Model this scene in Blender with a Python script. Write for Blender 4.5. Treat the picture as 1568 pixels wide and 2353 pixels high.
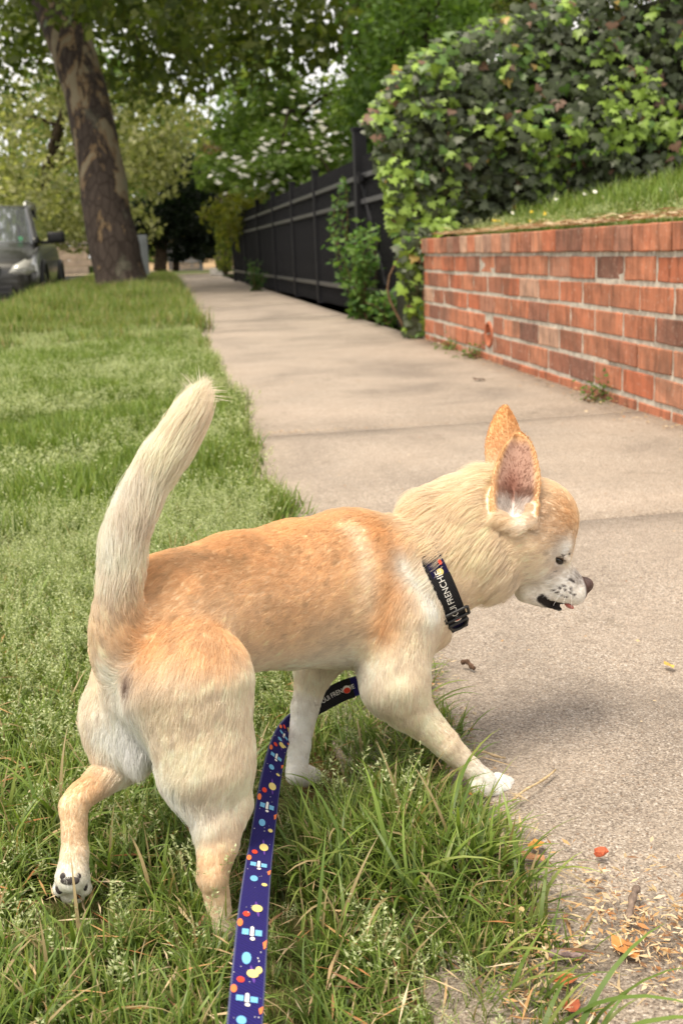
import bpy, bmesh, math, random
import numpy as np
from mathutils import Vector, Matrix, Euler
from mathutils.kdtree import KDTree

for o in list(bpy.data.objects):
    bpy.data.objects.remove(o)
SC = bpy.context.scene
COL = SC.collection
rng = np.random.default_rng(7)
random.seed(7)

# ------------------------------------------------------------------ camera
# world: X to the right, Y along the pavement, Z up, pavement surface at z = 0
CAM_H = 0.525
FPX = 2500.0                      # focal length for a 1568 x 2352 frame
YAW, PITCH, ROLL = math.radians(8.6), math.radians(-13.57), math.radians(2.5)
CF = np.array([math.sin(YAW)*math.cos(PITCH), math.cos(YAW)*math.cos(PITCH), math.sin(PITCH)])
_r0 = np.array([math.cos(YAW), -math.sin(YAW), 0.0]); _u0 = np.cross(_r0, CF)
CR = math.cos(ROLL)*_r0 - math.sin(ROLL)*_u0
CU = math.sin(ROLL)*_r0 + math.cos(ROLL)*_u0
CO = np.array([0, 0, CAM_H])
def at(x, y, d):
    """world point d metres along the view axis, from a position measured in the photograph"""
    return CO + (CF + CR*(x-784)/FPX - CU*(y-1176)/FPX)*d
def gnd(x, y, z=0.0):
    r = CF + CR*(x-784)/FPX - CU*(y-1176)/FPX
    return CO + r*((z-CO[2])/r[2])

cam = bpy.data.cameras.new('camera')
cam.sensor_fit = 'VERTICAL'; cam.sensor_height = 24.0; cam.sensor_width = 36.0
cam.lens = 24.0*FPX/2352.0
cam.clip_start = 0.02; cam.clip_end = 3000
cam.dof.use_dof = True; cam.dof.focus_distance = 0.98; cam.dof.aperture_fstop = 8.0
co = bpy.data.objects.new('camera', cam); COL.objects.link(co)
m = Matrix(((CR[0], CU[0], -CF[0], CO[0]), (CR[1], CU[1], -CF[1], CO[1]), (CR[2], CU[2], -CF[2], CO[2]), (0, 0, 0, 1)))
co.matrix_world = m
SC.camera = co

# ------------------------------------------------------------------ light
SUN_EL, SUN_AZ = math.radians(66), math.radians(235)    # azimuth clockwise from +Y
W = bpy.data.worlds.new('World'); SC.world = W; W.use_nodes = True
nt = W.node_tree
bg = nt.nodes['Background']
sky = nt.nodes.new('ShaderNodeTexSky'); sky.sky_type = 'NISHITA'; sky.sun_disc = False
sky.sun_elevation = SUN_EL; sky.sun_rotation = SUN_AZ
sky.air_density = 1.0; sky.dust_density = 2.0; sky.ozone_density = 1.0
tcw = nt.nodes.new('ShaderNodeTexCoord'); mpw = nt.nodes.new('ShaderNodeMapping'); mpw.inputs['Scale'].default_value = (1, 1, 2.2); nt.links.new(tcw.outputs['Generated'], mpw.inputs[0])
cln = nt.nodes.new('ShaderNodeTexNoise'); cln.inputs['Scale'].default_value = 2.4; cln.inputs['Detail'].default_value = 6; cln.inputs['Roughness'].default_value = .6; nt.links.new(mpw.outputs[0], cln.inputs['Vector'])
clr = nt.nodes.new('ShaderNodeValToRGB'); clr.color_ramp.elements[0].position = .30; clr.color_ramp.elements[0].color = (.60, .60, .60, 1); clr.color_ramp.elements[1].position = .55; nt.links.new(cln.outputs['Fac'], clr.inputs[0])
clm = nt.nodes.new('ShaderNodeMix'); clm.data_type = 'RGBA'; clm.inputs[7].default_value = (5.2, 4.9, 4.55, 1)        # high thin cloud
nt.links.new(clr.outputs[0], clm.inputs[0]); nt.links.new(sky.outputs[0], clm.inputs[6])
nt.links.new(clm.outputs[2], bg.inputs[0]); bg.inputs[1].default_value = 0.15
sun = bpy.data.lights.new('sun', 'SUN'); sun.energy = 2.7; sun.angle = math.radians(25); sun.color = (1.0, 0.89, 0.73)
so = bpy.data.objects.new('sun', sun); COL.objects.link(so)
sd = Vector((math.sin(SUN_AZ)*math.cos(SUN_EL), math.cos(SUN_AZ)*math.cos(SUN_EL), math.sin(SUN_EL)))
so.rotation_euler = sd.to_track_quat('Z', 'Y').to_euler(); so.location = (0, 0, 20)
SC.view_settings.view_transform = 'Standard'; SC.view_settings.look = 'None'
SC.view_settings.gamma = 1.0; SC.view_settings.use_curve_mapping = False
SC.view_settings.exposure = 0.84
SC.cycles.use_denoising = True
SC.cycles.max_bounces = 8; SC.cycles.diffuse_bounces = 3; SC.cycles.glossy_bounces = 3
SC.cycles.transmission_bounces = 4; SC.cycles.transparent_max_bounces = 8
SC.cycles.sample_clamp_indirect = 6.0

# ------------------------------------------------------------------ helpers
def tag(o, label=None, cat=None, group=None, kind=None):
    if label: o['label'] = label
    if cat: o['category'] = cat
    if group: o['group'] = group
    if kind: o['kind'] = kind
    return o
def empty(name, loc=(0, 0, 0), label=None, cat=None, group=None):
    o = bpy.data.objects.new(name, None); COL.objects.link(o); o.location = Vector(loc)
    o.empty_display_size = 0.1
    return tag(o, label, cat, group)
def link(name, me, mat=None, parent=None, smooth=False):
    o = bpy.data.objects.new(name, me); COL.objects.link(o)
    if mat is not None:
        me.materials.clear(); me.materials.append(mat)
    if smooth:
        me.polygons.foreach_set('use_smooth', [True]*len(me.polygons))
    if parent is not None:
        o.parent = parent
        o.matrix_parent_inverse = Matrix.Translation(-Vector(parent.location))
    return o
def mesh_np(name, v, f, attrs=None):
    """mesh from numpy arrays: v (n,3), f (m,3 or 4) ; attrs {name: (n,3)} become point colours"""
    v = np.asarray(v, np.float32); f = np.asarray(f, np.int32)
    me = bpy.data.meshes.new(name)
    me.vertices.add(len(v)); me.vertices.foreach_set('co', v.ravel())
    k = f.shape[1]
    me.loops.add(f.size); me.loops.foreach_set('vertex_index', f.ravel())
    me.polygons.add(len(f)); me.polygons.foreach_set('loop_start', np.arange(0, f.size, k, dtype=np.int32))
    if attrs:
        for an, av in attrs.items():
            av = np.asarray(av, np.float32)
            if av.ndim == 1:
                a = me.attributes.new(an, 'FLOAT', 'POINT'); a.data.foreach_set('value', av)
            else:
                a = me.attributes.new(an, 'FLOAT_COLOR', 'POINT')
                a.data.foreach_set('color', np.concatenate([av, np.ones((len(av), 1), np.float32)], 1).ravel())
    me.update(calc_edges=True); me.validate()
    return me
def bm_mesh(bm, name):
    me = bpy.data.meshes.new(name); bmesh.ops.recalc_face_normals(bm, faces=bm.faces[:]); bm.to_mesh(me); bm.free(); return me
def box_bm(bm, c, s, rot=None, bevel=0.0):
    r = bmesh.ops.create_cube(bm, size=1.0)
    M = Matrix.Translation(Vector(c)) @ (rot.to_4x4() if rot is not None else Matrix.Identity(4)) @ Matrix.Diagonal((s[0], s[1], s[2], 1))
    bmesh.ops.transform(bm, matrix=M, verts=r['verts'])
    if bevel > 0:
        es = list({e for v in r['verts'] for e in v.link_edges})
        bmesh.ops.bevel(bm, geom=es, offset=bevel, segments=2, affect='EDGES', profile=0.6)
def tube_np(pts, rad, n=8, cap=True):
    """vertices and quads of a tube along pts with radius per point"""
    pts = np.asarray(pts, float); rad = np.broadcast_to(np.asarray(rad, float), (len(pts),))
    t = np.gradient(pts, axis=0); t /= np.linalg.norm(t, axis=1, keepdims=True)+1e-12
    ref = np.array([0, 0, 1.0]) if abs(t[0, 2]) < 0.9 else np.array([1.0, 0, 0])
    V = []
    a = np.cross(t[0], ref); a /= np.linalg.norm(a)
    for i in range(len(pts)):
        a = a - t[i]*(a@t[i]); a /= np.linalg.norm(a)+1e-12
        b = np.cross(t[i], a)
        th = np.arange(n)*2*math.pi/n
        V.append(pts[i]+rad[i]*(np.outer(np.cos(th), a)+np.outer(np.sin(th), b)))
    V = np.concatenate(V)
    F = []
    for i in range(len(pts)-1):
        for j in range(n):
            F.append((i*n+j, i*n+(j+1) % n, (i+1)*n+(j+1) % n, (i+1)*n+j))
    if cap:
        for i, s in ((0, 1), (len(pts)-1, -1)):
            c = len(V); V = np.vstack([V, pts[i]])
            for j in range(n):
                q = (i*n+j, i*n+(j+1) % n)
                F.append((c, q[1], q[0], q[0]) if s > 0 else (c, q[0], q[1], q[1]))
    return V, F
def poly_mesh(name, V, F):
    me = bpy.data.meshes.new(name)
    me.from_pydata([tuple(map(float, v)) for v in V], [], [tuple(dict.fromkeys(f)) for f in F]); me.update(); return me
def catmull(P, n):
    """n points on a smooth curve through the rows of P"""
    P = np.asarray(P, float); k = len(P)
    Q = np.vstack([2*P[0]-P[1], P, 2*P[-1]-P[-2]])
    u = np.linspace(0, k-1-1e-9, n); i = u.astype(int); t = (u-i)[:, None]
    a, b, c, d = Q[i], Q[i+1], Q[i+2], Q[i+3]
    return 0.5*((2*b)+(-a+c)*t+(2*a-5*b+4*c-d)*t*t+(-a+3*b-3*c+d)*t**3)
def sstep(a, b, x):
    t = np.clip((x-a)/(b-a), 0, 1); return t*t*(3-2*t)
def vnoise(p, scale, seed=0):
    """cheap smooth value noise in [-1,1] for arrays of points (n,3)"""
    p = np.asarray(p, float)*scale
    i = np.floor(p).astype(np.int64); f = p-i; f = f*f*(3-2*f)
    out = 0
    for dx in (0, 1):
        for dy in (0, 1):
            for dz in (0, 1):
                h = (i[:, 0]+dx)*374761393+(i[:, 1]+dy)*668265263+(i[:, 2]+dz)*2147483647+seed*974711
                h = (h ^ (h >> 13))*1274126177; h = (h ^ (h >> 16)) & 0xFFFF
                w = (f[:, 0] if dx else 1-f[:, 0])*(f[:, 1] if dy else 1-f[:, 1])*(f[:, 2] if dz else 1-f[:, 2])
                out = out+w*(h/32767.5-1)
    return out

# ------------------------------------------------------------------ materials
class NB:
    """small node builder"""
    def __init__(s, name, rough=0.8, spec=0.3):
        s.m = bpy.data.materials.new(name); s.m.use_nodes = True
        s.t = s.m.node_tree; s.p = s.t.nodes['Principled BSDF']; s.out = s.t.nodes['Material Output']
        s.p.inputs['Roughness'].default_value = rough; s.p.inputs['Specular IOR Level'].default_value = spec
    def n(s, typ, **kw):
        nd = s.t.nodes.new(typ)
        for k, v in kw.items():
            if k.startswith('i_'):
                key = k[2:]
                nd.inputs[int(key) if key.isdigit() else key.replace('_', ' ')].default_value = v
            else:
                setattr(nd, k, v)
        return nd
    def l(s, a, b): s.t.links.new(a, b)
    def coord(s, kind='Object', scale=None):
        c = s.n('ShaderNodeTexCoord')
        if scale is None: return c.outputs[kind]
        mp = s.n('ShaderNodeMapping'); mp.inputs['Scale'].default_value = scale
        s.l(c.outputs[kind], mp.inputs[0]); return mp.outputs[0]
    def geo_pos(s): return s.n('ShaderNodeNewGeometry').outputs['Position']
    def noise(s, vec, scale, detail=4, rough=0.55, dist=0.0):
        nd = s.n('ShaderNodeTexNoise'); nd.inputs['Scale'].default_value = scale; nd.inputs['Detail'].default_value = detail
        nd.inputs['Roughness'].default_value = rough; nd.inputs['Distortion'].default_value = dist
        if vec is not None: s.l(vec, nd.inputs['Vector'])
        return nd.outputs['Fac']
    def voro(s, vec, scale, feature='F1', out='Distance'):
        nd = s.n('ShaderNodeTexVoronoi'); nd.feature = feature; nd.inputs['Scale'].default_value = scale
        if vec is not None: s.l(vec, nd.inputs['Vector'])
        return nd.outputs[out]
    def ramp(s, fac, stops, interp='LINEAR'):
        nd = s.n('ShaderNodeValToRGB'); cr = nd.color_ramp; cr.interpolation = interp
        while len(cr.elements) < len(stops): cr.elements.new(0.5)
        for e, (p, c) in zip(cr.elements, stops):
            e.position = p; e.color = (c[0], c[1], c[2], 1) if hasattr(c, '__len__') else (c, c, c, 1)
        s.l(fac, nd.inputs[0]); return nd.outputs[0]
    def mix(s, fac, a, b, mode='MIX'):
        nd = s.n('ShaderNodeMix'); nd.data_type = 'RGBA'; nd.blend_type = mode
        for v, k in ((fac, 0), (a, 6), (b, 7)):
            if hasattr(v, 'is_output') or hasattr(v, 'links'): s.l(v, nd.inputs[k])
            elif hasattr(v, '__len__'): nd.inputs[k].default_value = (v[0], v[1], v[2], 1)
            else: nd.inputs[k].default_value = v
        return nd.outputs[2]
    def math(s, op, a, b=None, clamp=False):
        nd = s.n('ShaderNodeMath'); nd.operation = op; nd.use_clamp = clamp
        for v, k in ((a, 0), (b, 1)):
            if v is None: continue
            if hasattr(v, 'links'): s.l(v, nd.inputs[k])
            else: nd.inputs[k].default_value = v
        return nd.outputs[0]
    def base(s, c):
        if hasattr(c, 'links'): s.l(c, s.p.inputs['Base Color'])
        else: s.p.inputs['Base Color'].default_value = (c[0], c[1], c[2], 1)
        return s
    def bump(s, h, strength=0.3, dist=0.01):
        b = s.n('ShaderNodeBump'); b.inputs['Strength'].default_value = strength; b.inputs['Distance'].default_value = dist
        s.l(h, b.inputs['Height']); s.l(b.outputs[0], s.p.inputs['Normal']); return s
    def attr(s, name, typ='GEOMETRY', out='Color'):
        a = s.n('ShaderNodeAttribute'); a.attribute_name = name; a.attribute_type = typ; return a.outputs[out]
def simple(name, c, rough=0.7, spec=0.3, var=0.15, scale=8.0, metallic=0.0, bump=0.0):
    b = NB(name, rough, spec)
    f = b.noise(b.coord('Object'), scale, 5)
    col = b.ramp(f, [(0.3, tuple(x*(1-var) for x in c)), (0.7, tuple(min(1, x*(1+var)) for x in c))])
    b.base(col); b.p.inputs['Metallic'].default_value = metallic
    if bump: b.bump(f, bump, 0.005)
    return b.m
def leaf_mat(name, rough=0.45, spec=0.35, transl=0.35):
    """two-sided leaf: colour from the point attribute 'col', some light passes through"""
    b = NB(name, rough, spec)
    c = b.attr('col'); b.base(c)
    tr = b.n('ShaderNodeBsdfTranslucent'); b.l(b.mix(1.0, c, (1.1, 1.15, 0.55), 'MULTIPLY'), tr.inputs[0])
    mx = b.n('ShaderNodeMixShader'); mx.inputs[0].default_value = transl
    b.l(b.p.outputs[0], mx.inputs[1]); b.l(tr.outputs[0], mx.inputs[2]); b.l(mx.outputs[0], b.out.inputs[0])
    return b.m
# ================================================================== ground, road, pavement
def grid_mesh(name, x0, x1, y0, y1, nx, ny, zf):
    xs = np.linspace(x0, x1, nx); ys = np.linspace(y0, y1, ny)
    X, Y = np.meshgrid(xs, ys); Z = zf(X, Y); v = np.stack([X, Y, Z], -1).reshape(-1, 3)
    i = np.arange(nx*ny).reshape(ny, nx); f = np.stack([i[:-1, :-1], i[:-1, 1:], i[1:, 1:], i[1:, :-1]], -1).reshape(-1, 4)
    return mesh_np(name, v, f)
def n2(X, Y, s, seed=0):
    return vnoise(np.stack([X.ravel(), Y.ravel(), np.zeros(X.size)], 1), s, seed).reshape(X.shape)
b = NB('far_ground', .95, .1); gp = b.geo_pos(); b.base(b.ramp(b.noise(gp, .35, 5), [(.35, (.05, .075, .025)), (.65, (.11, .12, .05))]))
gx = [-600, -10.25, -10.0, -1.74, -1.70, 600]; gz = [-.05, -.05, -.30, -.30, -.05, -.05]
V = np.array([(x, y, z) for y in (-100, 1100) for x, z in zip(gx, gz)]); F = np.array([(i, i+1, i+7, i+6) for i in range(5)])
tag(link('ground', mesh_np('ground', V, F), b.m), kind='structure')
b = NB('asphalt', .9, .25); gp = b.geo_pos(); v1 = b.voro(gp, 90); b.base(b.mix(b.noise(gp, 1.2, 4), b.ramp(v1, [(.1, (.075, .072, .07)), (.5, (.035, .035, .036))]), (.06, .058, .056))); b.bump(v1, .3, .004)
tag(link('road', grid_mesh('road', -10, -1.74, -30, 90, 2, 2, lambda X, Y: X*0-.24), b.m), kind='structure')
def verge_z(X, Y):
    m_ = .05*np.exp(-(((X+.55)/1.0)**2+((Y-15.6)/1.2)**2))
    return -.02+.012*n2(X, Y, 2.2, 1)+.008*n2(X, Y, 7, 2)+m_
b = NB('verge_soil', .95, .1); gp = b.geo_pos()
b.base(b.mix(b.noise(gp, 18, 5), (.085, .075, .032), (.14, .125, .05))); b.bump(b.noise(gp, 60, 5), .6, .01)
tag(link('verge', grid_mesh('verge', -1.60, .22, -.6, 27, 40, 300, verge_z), b.m, smooth=True), kind='structure')
m_conc2 = simple('kerb_concrete', (.34, .32, .29), .9, .2, .2, 5, bump=.2)
kb = empty('kerb', (-1.66, 13, 0)); kb['kind'] = 'structure'
bm = bmesh.new(); box_bm(bm, (0, 0, 0), (.14, 1.48, .28), None, .015); kme = bm_mesh(bm, 'kerb_stone')
for i in range(19):
    o = link('kerb_stone', kme, m_conc2, kb); o.location = (-1.67, 1+i*1.5, -.125)

# pavement slabs
b = NB('pavement_concrete', .92, .22); gp = b.geo_pos()
stn = b.voro(gp, 520, 'F1', 'Color'); sep = b.n('ShaderNodeSeparateColor'); b.l(stn, sep.inputs[0])
stones = b.ramp(sep.outputs[0], [(.0, (.16, .13, 0.110)), (.14, (.29, .24, 0.209)), (.40, (.41, .345, 0.297)), (.66, (.50, .43, 0.374)), (.88, (.58, .51, 0.451)), (1, (.80, .74, 0.704))])
stn2 = b.voro(gp, 230, 'F1', 'Color'); sep2 = b.n('ShaderNodeSeparateColor'); b.l(stn2, sep2.inputs[0])
stones = b.mix(b.math('MULTIPLY', b.math('GREATER_THAN', sep2.outputs[1], .80), b.math('LESS_THAN', b.voro(gp, 230), .34)), stones, b.ramp(sep2.outputs[0], [(0, (.22, .13, 0.088)), (.4, (.45, .33, 0.242)), (1, (.66, .58, 0.528))]))
paste = b.ramp(b.noise(gp, 60, 6), [(.35, (.33, .275, 0.237)), (.65, (.46, .39, 0.336))])
c = b.mix(b.ramp(b.noise(gp, 5, 4), [(.35, .35), (.65, .85)]), paste, stones)
c = b.mix(1.0, c, b.ramp(b.noise(gp, 420, 3, .7), [(.34, (.62, .60, .58)), (.5, (1, 1, 1)), (.66, (1.30, 1.27, 1.22))]), 'MULTIPLY')
c = b.mix(b.ramp(b.noise(gp, 9, 7, .7), [(.58, 0), (.68, .45)]), c, (.20, .165, .13))
stain = b.noise(gp, 1.6, 6, .62, .4)
c = b.mix(1.0, c, b.ramp(stain, [(.30, (.50, .50, .485)), (.48, (.74, .74, .71)), (.70, (.88, .87, .83))]), 'MULTIPLY')
oi = b.n('ShaderNodeObjectInfo'); c = b.mix(1.0, c, b.ramp(oi.outputs['Random'], [(0, (.90, .90, .90)), (1, (1.05, 1.04, 1.02))]), 'MULTIPLY')
b.base(c); b.bump(b.math('ADD', b.math('MULTIPLY', b.voro(gp, 520), -.8), b.noise(gp, 400, 2)), .35, .0016)
m_walk = b.m
walk = empty('pavement', (.86, 15, 0)); walk['kind'] = 'structure'
SEAM = [-.56, .695, 1.955, 3.17, 9.0, 11.5, 14, 16.5, 19, 21.5, 24, 27, 31.5]
random.seed(3)
for y0, y1 in zip(SEAM[:-1], SEAM[1:]):
    L = y1-y0-.006; nx, ny = 9, 9
    u = np.linspace(-.5, .5, nx); U_, V_ = np.meshgrid(u, u)
    z = n2(U_*1.2+y0*3, V_*1.2, 3, 4)*.0015; ed = np.maximum(np.abs(U_), np.abs(V_)); z = z-np.where(ed > .49, .0035, 0)
    ux = np.sign(U_)*np.where(np.abs(U_) > .49, .5, np.abs(U_)*.497/.5*1.0)
    vy = np.sign(V_)*np.where(np.abs(V_) > .49, .5, np.abs(V_)*.497/.5)
    v = np.stack([ux*1.33, vy*L, z], -1).reshape(-1, 3); i = np.arange(81).reshape(9, 9)
    f = np.stack([i[:-1, :-1], i[:-1, 1:], i[1:, 1:], i[1:, :-1]], -1).reshape(-1, 4)
    rim = list(i[0, :])+list(i[1:, -1])+list(i[-1, -2::-1])+list(i[-2:0:-1, 0]); lo = v[rim]*np.array([1, 1, 0])+np.array([0, 0, -.09])
    nv = len(v); v = np.vstack([v, lo]); k = len(rim); f = np.vstack([f, [[rim[(j+1) % k], rim[j], nv+j, nv+(j+1) % k] for j in range(k)]])
    o = link('slab', mesh_np('slab', v, f), m_walk, walk)
    o.location = (.815+random.uniform(-.004, .004), (y0+y1)/2, random.uniform(-.003, .003)); o.rotation_euler = (random.uniform(-.0015, .0015), random.uniform(-.0015, .0015), random.uniform(-.003, .003))
b = NB('joint_soil', .95, .1); gp = b.geo_pos(); b.base(b.mix(b.noise(gp, 90, 5), (.07, .045, .025), (.22, .13, .06)))
tag(link('joint_bed', grid_mesh('joint_bed', .10, 1.50, -.6, 31.5, 2, 2, lambda X, Y: X*0-.014), b.m), kind='structure')
# pale cross path and sunlit yard at the far end
b = NB('pale_path', .95, .1); b.base(b.mix(b.noise(b.geo_pos(), 2, 4), (.42, .33, .23), (.52, .42, .31)))
tag(link('cross_path', grid_mesh('cross_path', -1.4, 3.2, 31.55, 34.0, 2, 2, lambda X, Y: X*0-.01), b.m), kind='structure')
tag(link('far_path', grid_mesh('far_path', -40, 9, 44.0, 46.6, 2, 2, lambda X, Y: X*0-.02), b.m), kind='structure')
b = NB('bare_yard', .95, .1); b.base(b.mix(b.noise(b.geo_pos(), .8, 5), (.30, .20, .11), (.42, .31, .19)))
tag(link('yard', grid_mesh('yard', -1.8, 9, 47.0, 58, 2, 2, lambda X, Y: X*0+.0+.05*(Y-47)), b.m), kind='structure')

# ================================================================== brick wall
def wx(Y): return 1.425+.0148*(Y-2.87)
WALL_Y0, WALL_Y1, CRS = .9, 6.31, .0880
b = NB('brick', .9, .18); oi = b.n('ShaderNodeObjectInfo'); gp = b.geo_pos(); oc = b.coord('Object')
bc = b.ramp(oi.outputs['Random'], [(0, (.17, .09, .07)), (.08, (.27, .12, .08)), (.25, (.36, .145, .085)), (.45, (.43, .185, .11)), (.60, (.39, .13, .07)), (.75, (.45, .215, .135)), (.86, (.31, .15, .105)), (.94, (.47, .30, .215)), (1, (.24, .13, .10))])
mpg = b.n('ShaderNodeMapping'); mpg.inputs['Scale'].default_value = (1, 1, .22); b.l(gp, mpg.inputs[0])
bc = b.mix(1.0, bc, b.ramp(b.noise(mpg.outputs[0], 34, 6, .6), [(.28, (.45, .44, .43)), (.5, (1, 1, 1)), (.72, (1.40, 1.28, 1.2))]), 'MULTIPLY')
bc = b.mix(b.ramp(b.noise(gp, 70, 5), [(.58, 0), (.75, .5)]), bc, (.58, .46, .37))          # mortar smears
bc = b.mix(b.ramp(b.noise(gp, 4.5, 5), [(.50, 0), (.70, .55)]), bc, (.085, .06, .045))        # weathering
b.base(bc); b.bump(b.noise(gp, 160, 5), .5, .003); m_brick = b.m
m_mortar = simple('mortar', (.46, .42, .36), .95, .1, .35, 40, bump=.6)
wall = empty('brick_wall', (wx(3.6), 3.6, 0), 'low red brick retaining wall with a grassy bank above it', 'wall')
def brick_me(name, L, h, dep, seed):
    r = random.Random(seed); bm = bmesh.new(); box_bm(bm, (0, 0, 0), (dep, L, h))
    bmesh.ops.subdivide_edges(bm, edges=bm.edges[:], cuts=1, use_grid_fill=True)
    for v in bm.verts:
        v.co += Vector((r.uniform(-.0022, .0012), r.uniform(-.0022, .0022), r.uniform(-.0018, .0018)))
    bmesh.ops.bevel(bm, geom=[e for e in bm.edges if len(e.link_faces) == 2 and e.calc_face_angle(0) > .9], offset=.0035, segments=1, affect='EDGES')
    return bm_mesh(bm, name)
SL, HL = .2425, .1400
stre = [brick_me('brick', SL-.013, CRS-.0145, .10, s) for s in range(6)]; hdr = [brick_me('brick_header', HL-.010, CRS-.0085, .20, s+20) for s in range(5)]
half = [brick_me('brick_half', SL/2-.011, CRS-.0125, .10, s+40) for s in range(2)]
ang = math.atan(.0148)
random.seed(11)
HOLE = (4.875, .116)
for r_ in range(7):
    z = .565-CRS*(r_+.5)-(.0 if r_ == 0 else .004)
    if r_ == 0:
        ys = np.arange(2.962-HL*14, WALL_Y1-HL*.4, HL); ms, dep, L = hdr, .20, HL
    else:
        off = (3.079 if r_ in (1, 3, 5) else 2.955)-SL*8; ys = np.arange(off, WALL_Y1-.02, SL); ms, dep, L = stre, .10, SL
    for y in ys:
        yc = y+L/2; msh = random.choice(ms); hf = False
        if yc+L/2 > WALL_Y1+.02:
            if r_ == 0: continue
            yc = y+SL/4; msh = random.choice(half); hf = True
            if yc > WALL_Y1: continue
        if yc < WALL_Y0: continue
        if r_ in (4, 5) and yc-L/2 < HOLE[0]+.062 and yc+L/2 > HOLE[0]-.062:        # bricks cut round the drain
            for a_, b_ in ((yc-L/2, HOLE[0]-.062), (HOLE[0]+.062, yc+L/2)):
                if b_-a_ > .035:
                    o = link('brick', brick_me('brick_cut', b_-a_-.010, CRS-.0145, .10, int(a_*1000)), m_brick, wall); o.location = (wx((a_+b_)/2)+.05, (a_+b_)/2, z); o.rotation_euler = (0, 0, -ang)
            continue
        o = link('brick', msh, m_brick, wall)
        j = random.gauss(0, .0016)
        o.location = (wx(yc)+dep/2+j-(.012 if r_ == 0 else 0), yc+random.uniform(-.0015, .0015), z+random.uniform(-.001, .001)); o.rotation_euler = (random.uniform(-.006, .006), 0, -ang+random.uniform(-.008, .008))
for a_, b_, z0, z1 in ((WALL_Y0, HOLE[0]-.045, -.045, .555), (HOLE[0]+.045, WALL_Y1-.004, -.045, .555), (HOLE[0]-.045, HOLE[0]+.045, HOLE[1]+.045, .555), (HOLE[0]-.045, HOLE[0]+.045, -.045, HOLE[1]-.045)):
    bm = bmesh.new(); box_bm(bm, (0, 0, 0), (.17, b_-a_, z1-z0)); o = link('mortar', bm_mesh(bm, 'mortar'), m_mortar, wall)
    o.location = (wx((a_+b_)/2)+.0036+.085, (a_+b_)/2, (z0+z1)/2); o.rotation_euler = (0, 0, -ang)
# clay drain pipe end
a = np.linspace(0, 2*math.pi, 29)[:-1]; prof = [(.060, .03), (.060, .001), (.055, -.004), (.047, -.002), (.046, .16)]
V = np.array([[x, math.cos(t)*r, math.sin(t)*r] for r, x in prof for t in a]); F = [(i*28+j, i*28+(j+1) % 28, (i+1)*28+(j+1) % 28, (i+1)*28+j) for i in range(4) for j in range(28)]
o = link('drain_pipe', poly_mesh('drain_pipe', V, F), simple('clay', (.38, .13, .07), .85, .2, .2, 40), wall, True); o.location = (wx(HOLE[0])-.002, HOLE[0], HOLE[1]); o.rotation_euler = (0, 0, -ang)
V = np.array([[.15, math.cos(t)*.0465, math.sin(t)*.0465] for t in a]); o = link('hollow_shade', poly_mesh('hollow_shade', V, [tuple(range(28))]), simple('hollow_dark', (.05, .035, .025)), wall); o.location = (wx(HOLE[0]), *HOLE)  # dark disc closing the pipe, shade of the hollow put into its colour
# bank above the wall
def bank_z(X, Y): return .548+.20*sstep(1.55, 3.2, X)+.30*sstep(2.6, 6, X)+.014*n2(X, Y, 3, 6)
b = NB('bank_soil', .95, .1); gp = b.geo_pos(); b.base(b.mix(b.noise(gp, 14, 5), (.10, .07, .035), (.30, .20, .10)))
tag(link('bank', grid_mesh('bank', 1.53, 9, .9, 30, 60, 120, lambda X, Y: np.where(Y > 6.9, -.05+.0*X, bank_z(X, Y))), b.m, smooth=True), kind='structure')

# ================================================================== ivy hedge
def ivy_leaf(seed, col, size=.045):
    r = random.Random(seed)
    out = [(0, -.05), (.30, -.22), (.52, -.10), (.78, .12), (.48, .30), (.56, .62), (.24, .62), (0, 1.12)]
    out = [(x*r.uniform(.85, 1.12), y*r.uniform(.92, 1.08)) for x, y in out]; full = out+[(-x*r.uniform(.9, 1.1), y) for x, y in out[-2:0:-1]]
    V = [(0, .32, .03)]+[(x, y, -.10*abs(x)-.12*max(0, y-.5)+r.uniform(-.03, .03)) for x, y in full]
    V = np.array(V)*size; n = len(full); F = [(0, i+1, (i+1) % n+1) for i in range(n)]
    c = np.array([col]*len(V))*np.array([[r.uniform(.85, 1.15)] for _ in V]); c[0] = np.array(col)*1.25
    return V, np.array(F), np.clip(c, 0, 1)
OLD, YNG, BRN, YEL, GRY = (.042, .058, .022), (.19, .29, .045), (.17, .10, .065), (.36, .25, .07), (.075, .092, .052)
IVC = [OLD]*4+[GRY]*2+[(.09, .17, .035)]*2+[YNG]*5+[(.27, .40, .07)]*2+[BRN]
ivl = [ivy_leaf(i, IVC[i]) for i in range(len(IVC))]+[ivy_leaf(90, YEL)]
m_ivy = leaf_mat('ivy_leaf', .40, .36, .24)
def hedge_top(X): return np.interp(X, [1.26, 1.36, 1.53, 1.8, 2.05, 2.6, 3.1, 4.6], [1.28, 1.48, 1.62, 1.73, 1.82, 2.02, 2.16, 2.3])
def hedge_bot(X): return np.interp(X, [1.26, 1.33, 1.38, 1.48, 1.56, 1.7, 2.0, 4.6], [.95, .55, .03, .0, .50, .56, .60, .80])
ivy = empty('ivy_hedge', (2.2, 6.6, .5), 'dense ivy hedge of dark and lime green leaves behind the brick wall', 'hedge')
NI = 6200
X = rng.uniform(1.25, 4.7, NI); X[:260] = rng.uniform(1.30, 1.50, 260); Zt, Zb = hedge_top(X), hedge_bot(X); Z = Zb+(Zt-Zb)*rng.random(NI)
relief = .13*vnoise(np.stack([X, Z, X*0], 1), 2.6, 8)+.05*vnoise(np.stack([X, Z, X*0], 1), 8, 9)
Yf = 6.36+relief+.13*np.clip(1.46-X, 0, 1)*0-.10*np.clip((Zt-Z-.2)/1.0, 0, 1)+rng.uniform(0, .10, NI)
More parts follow.
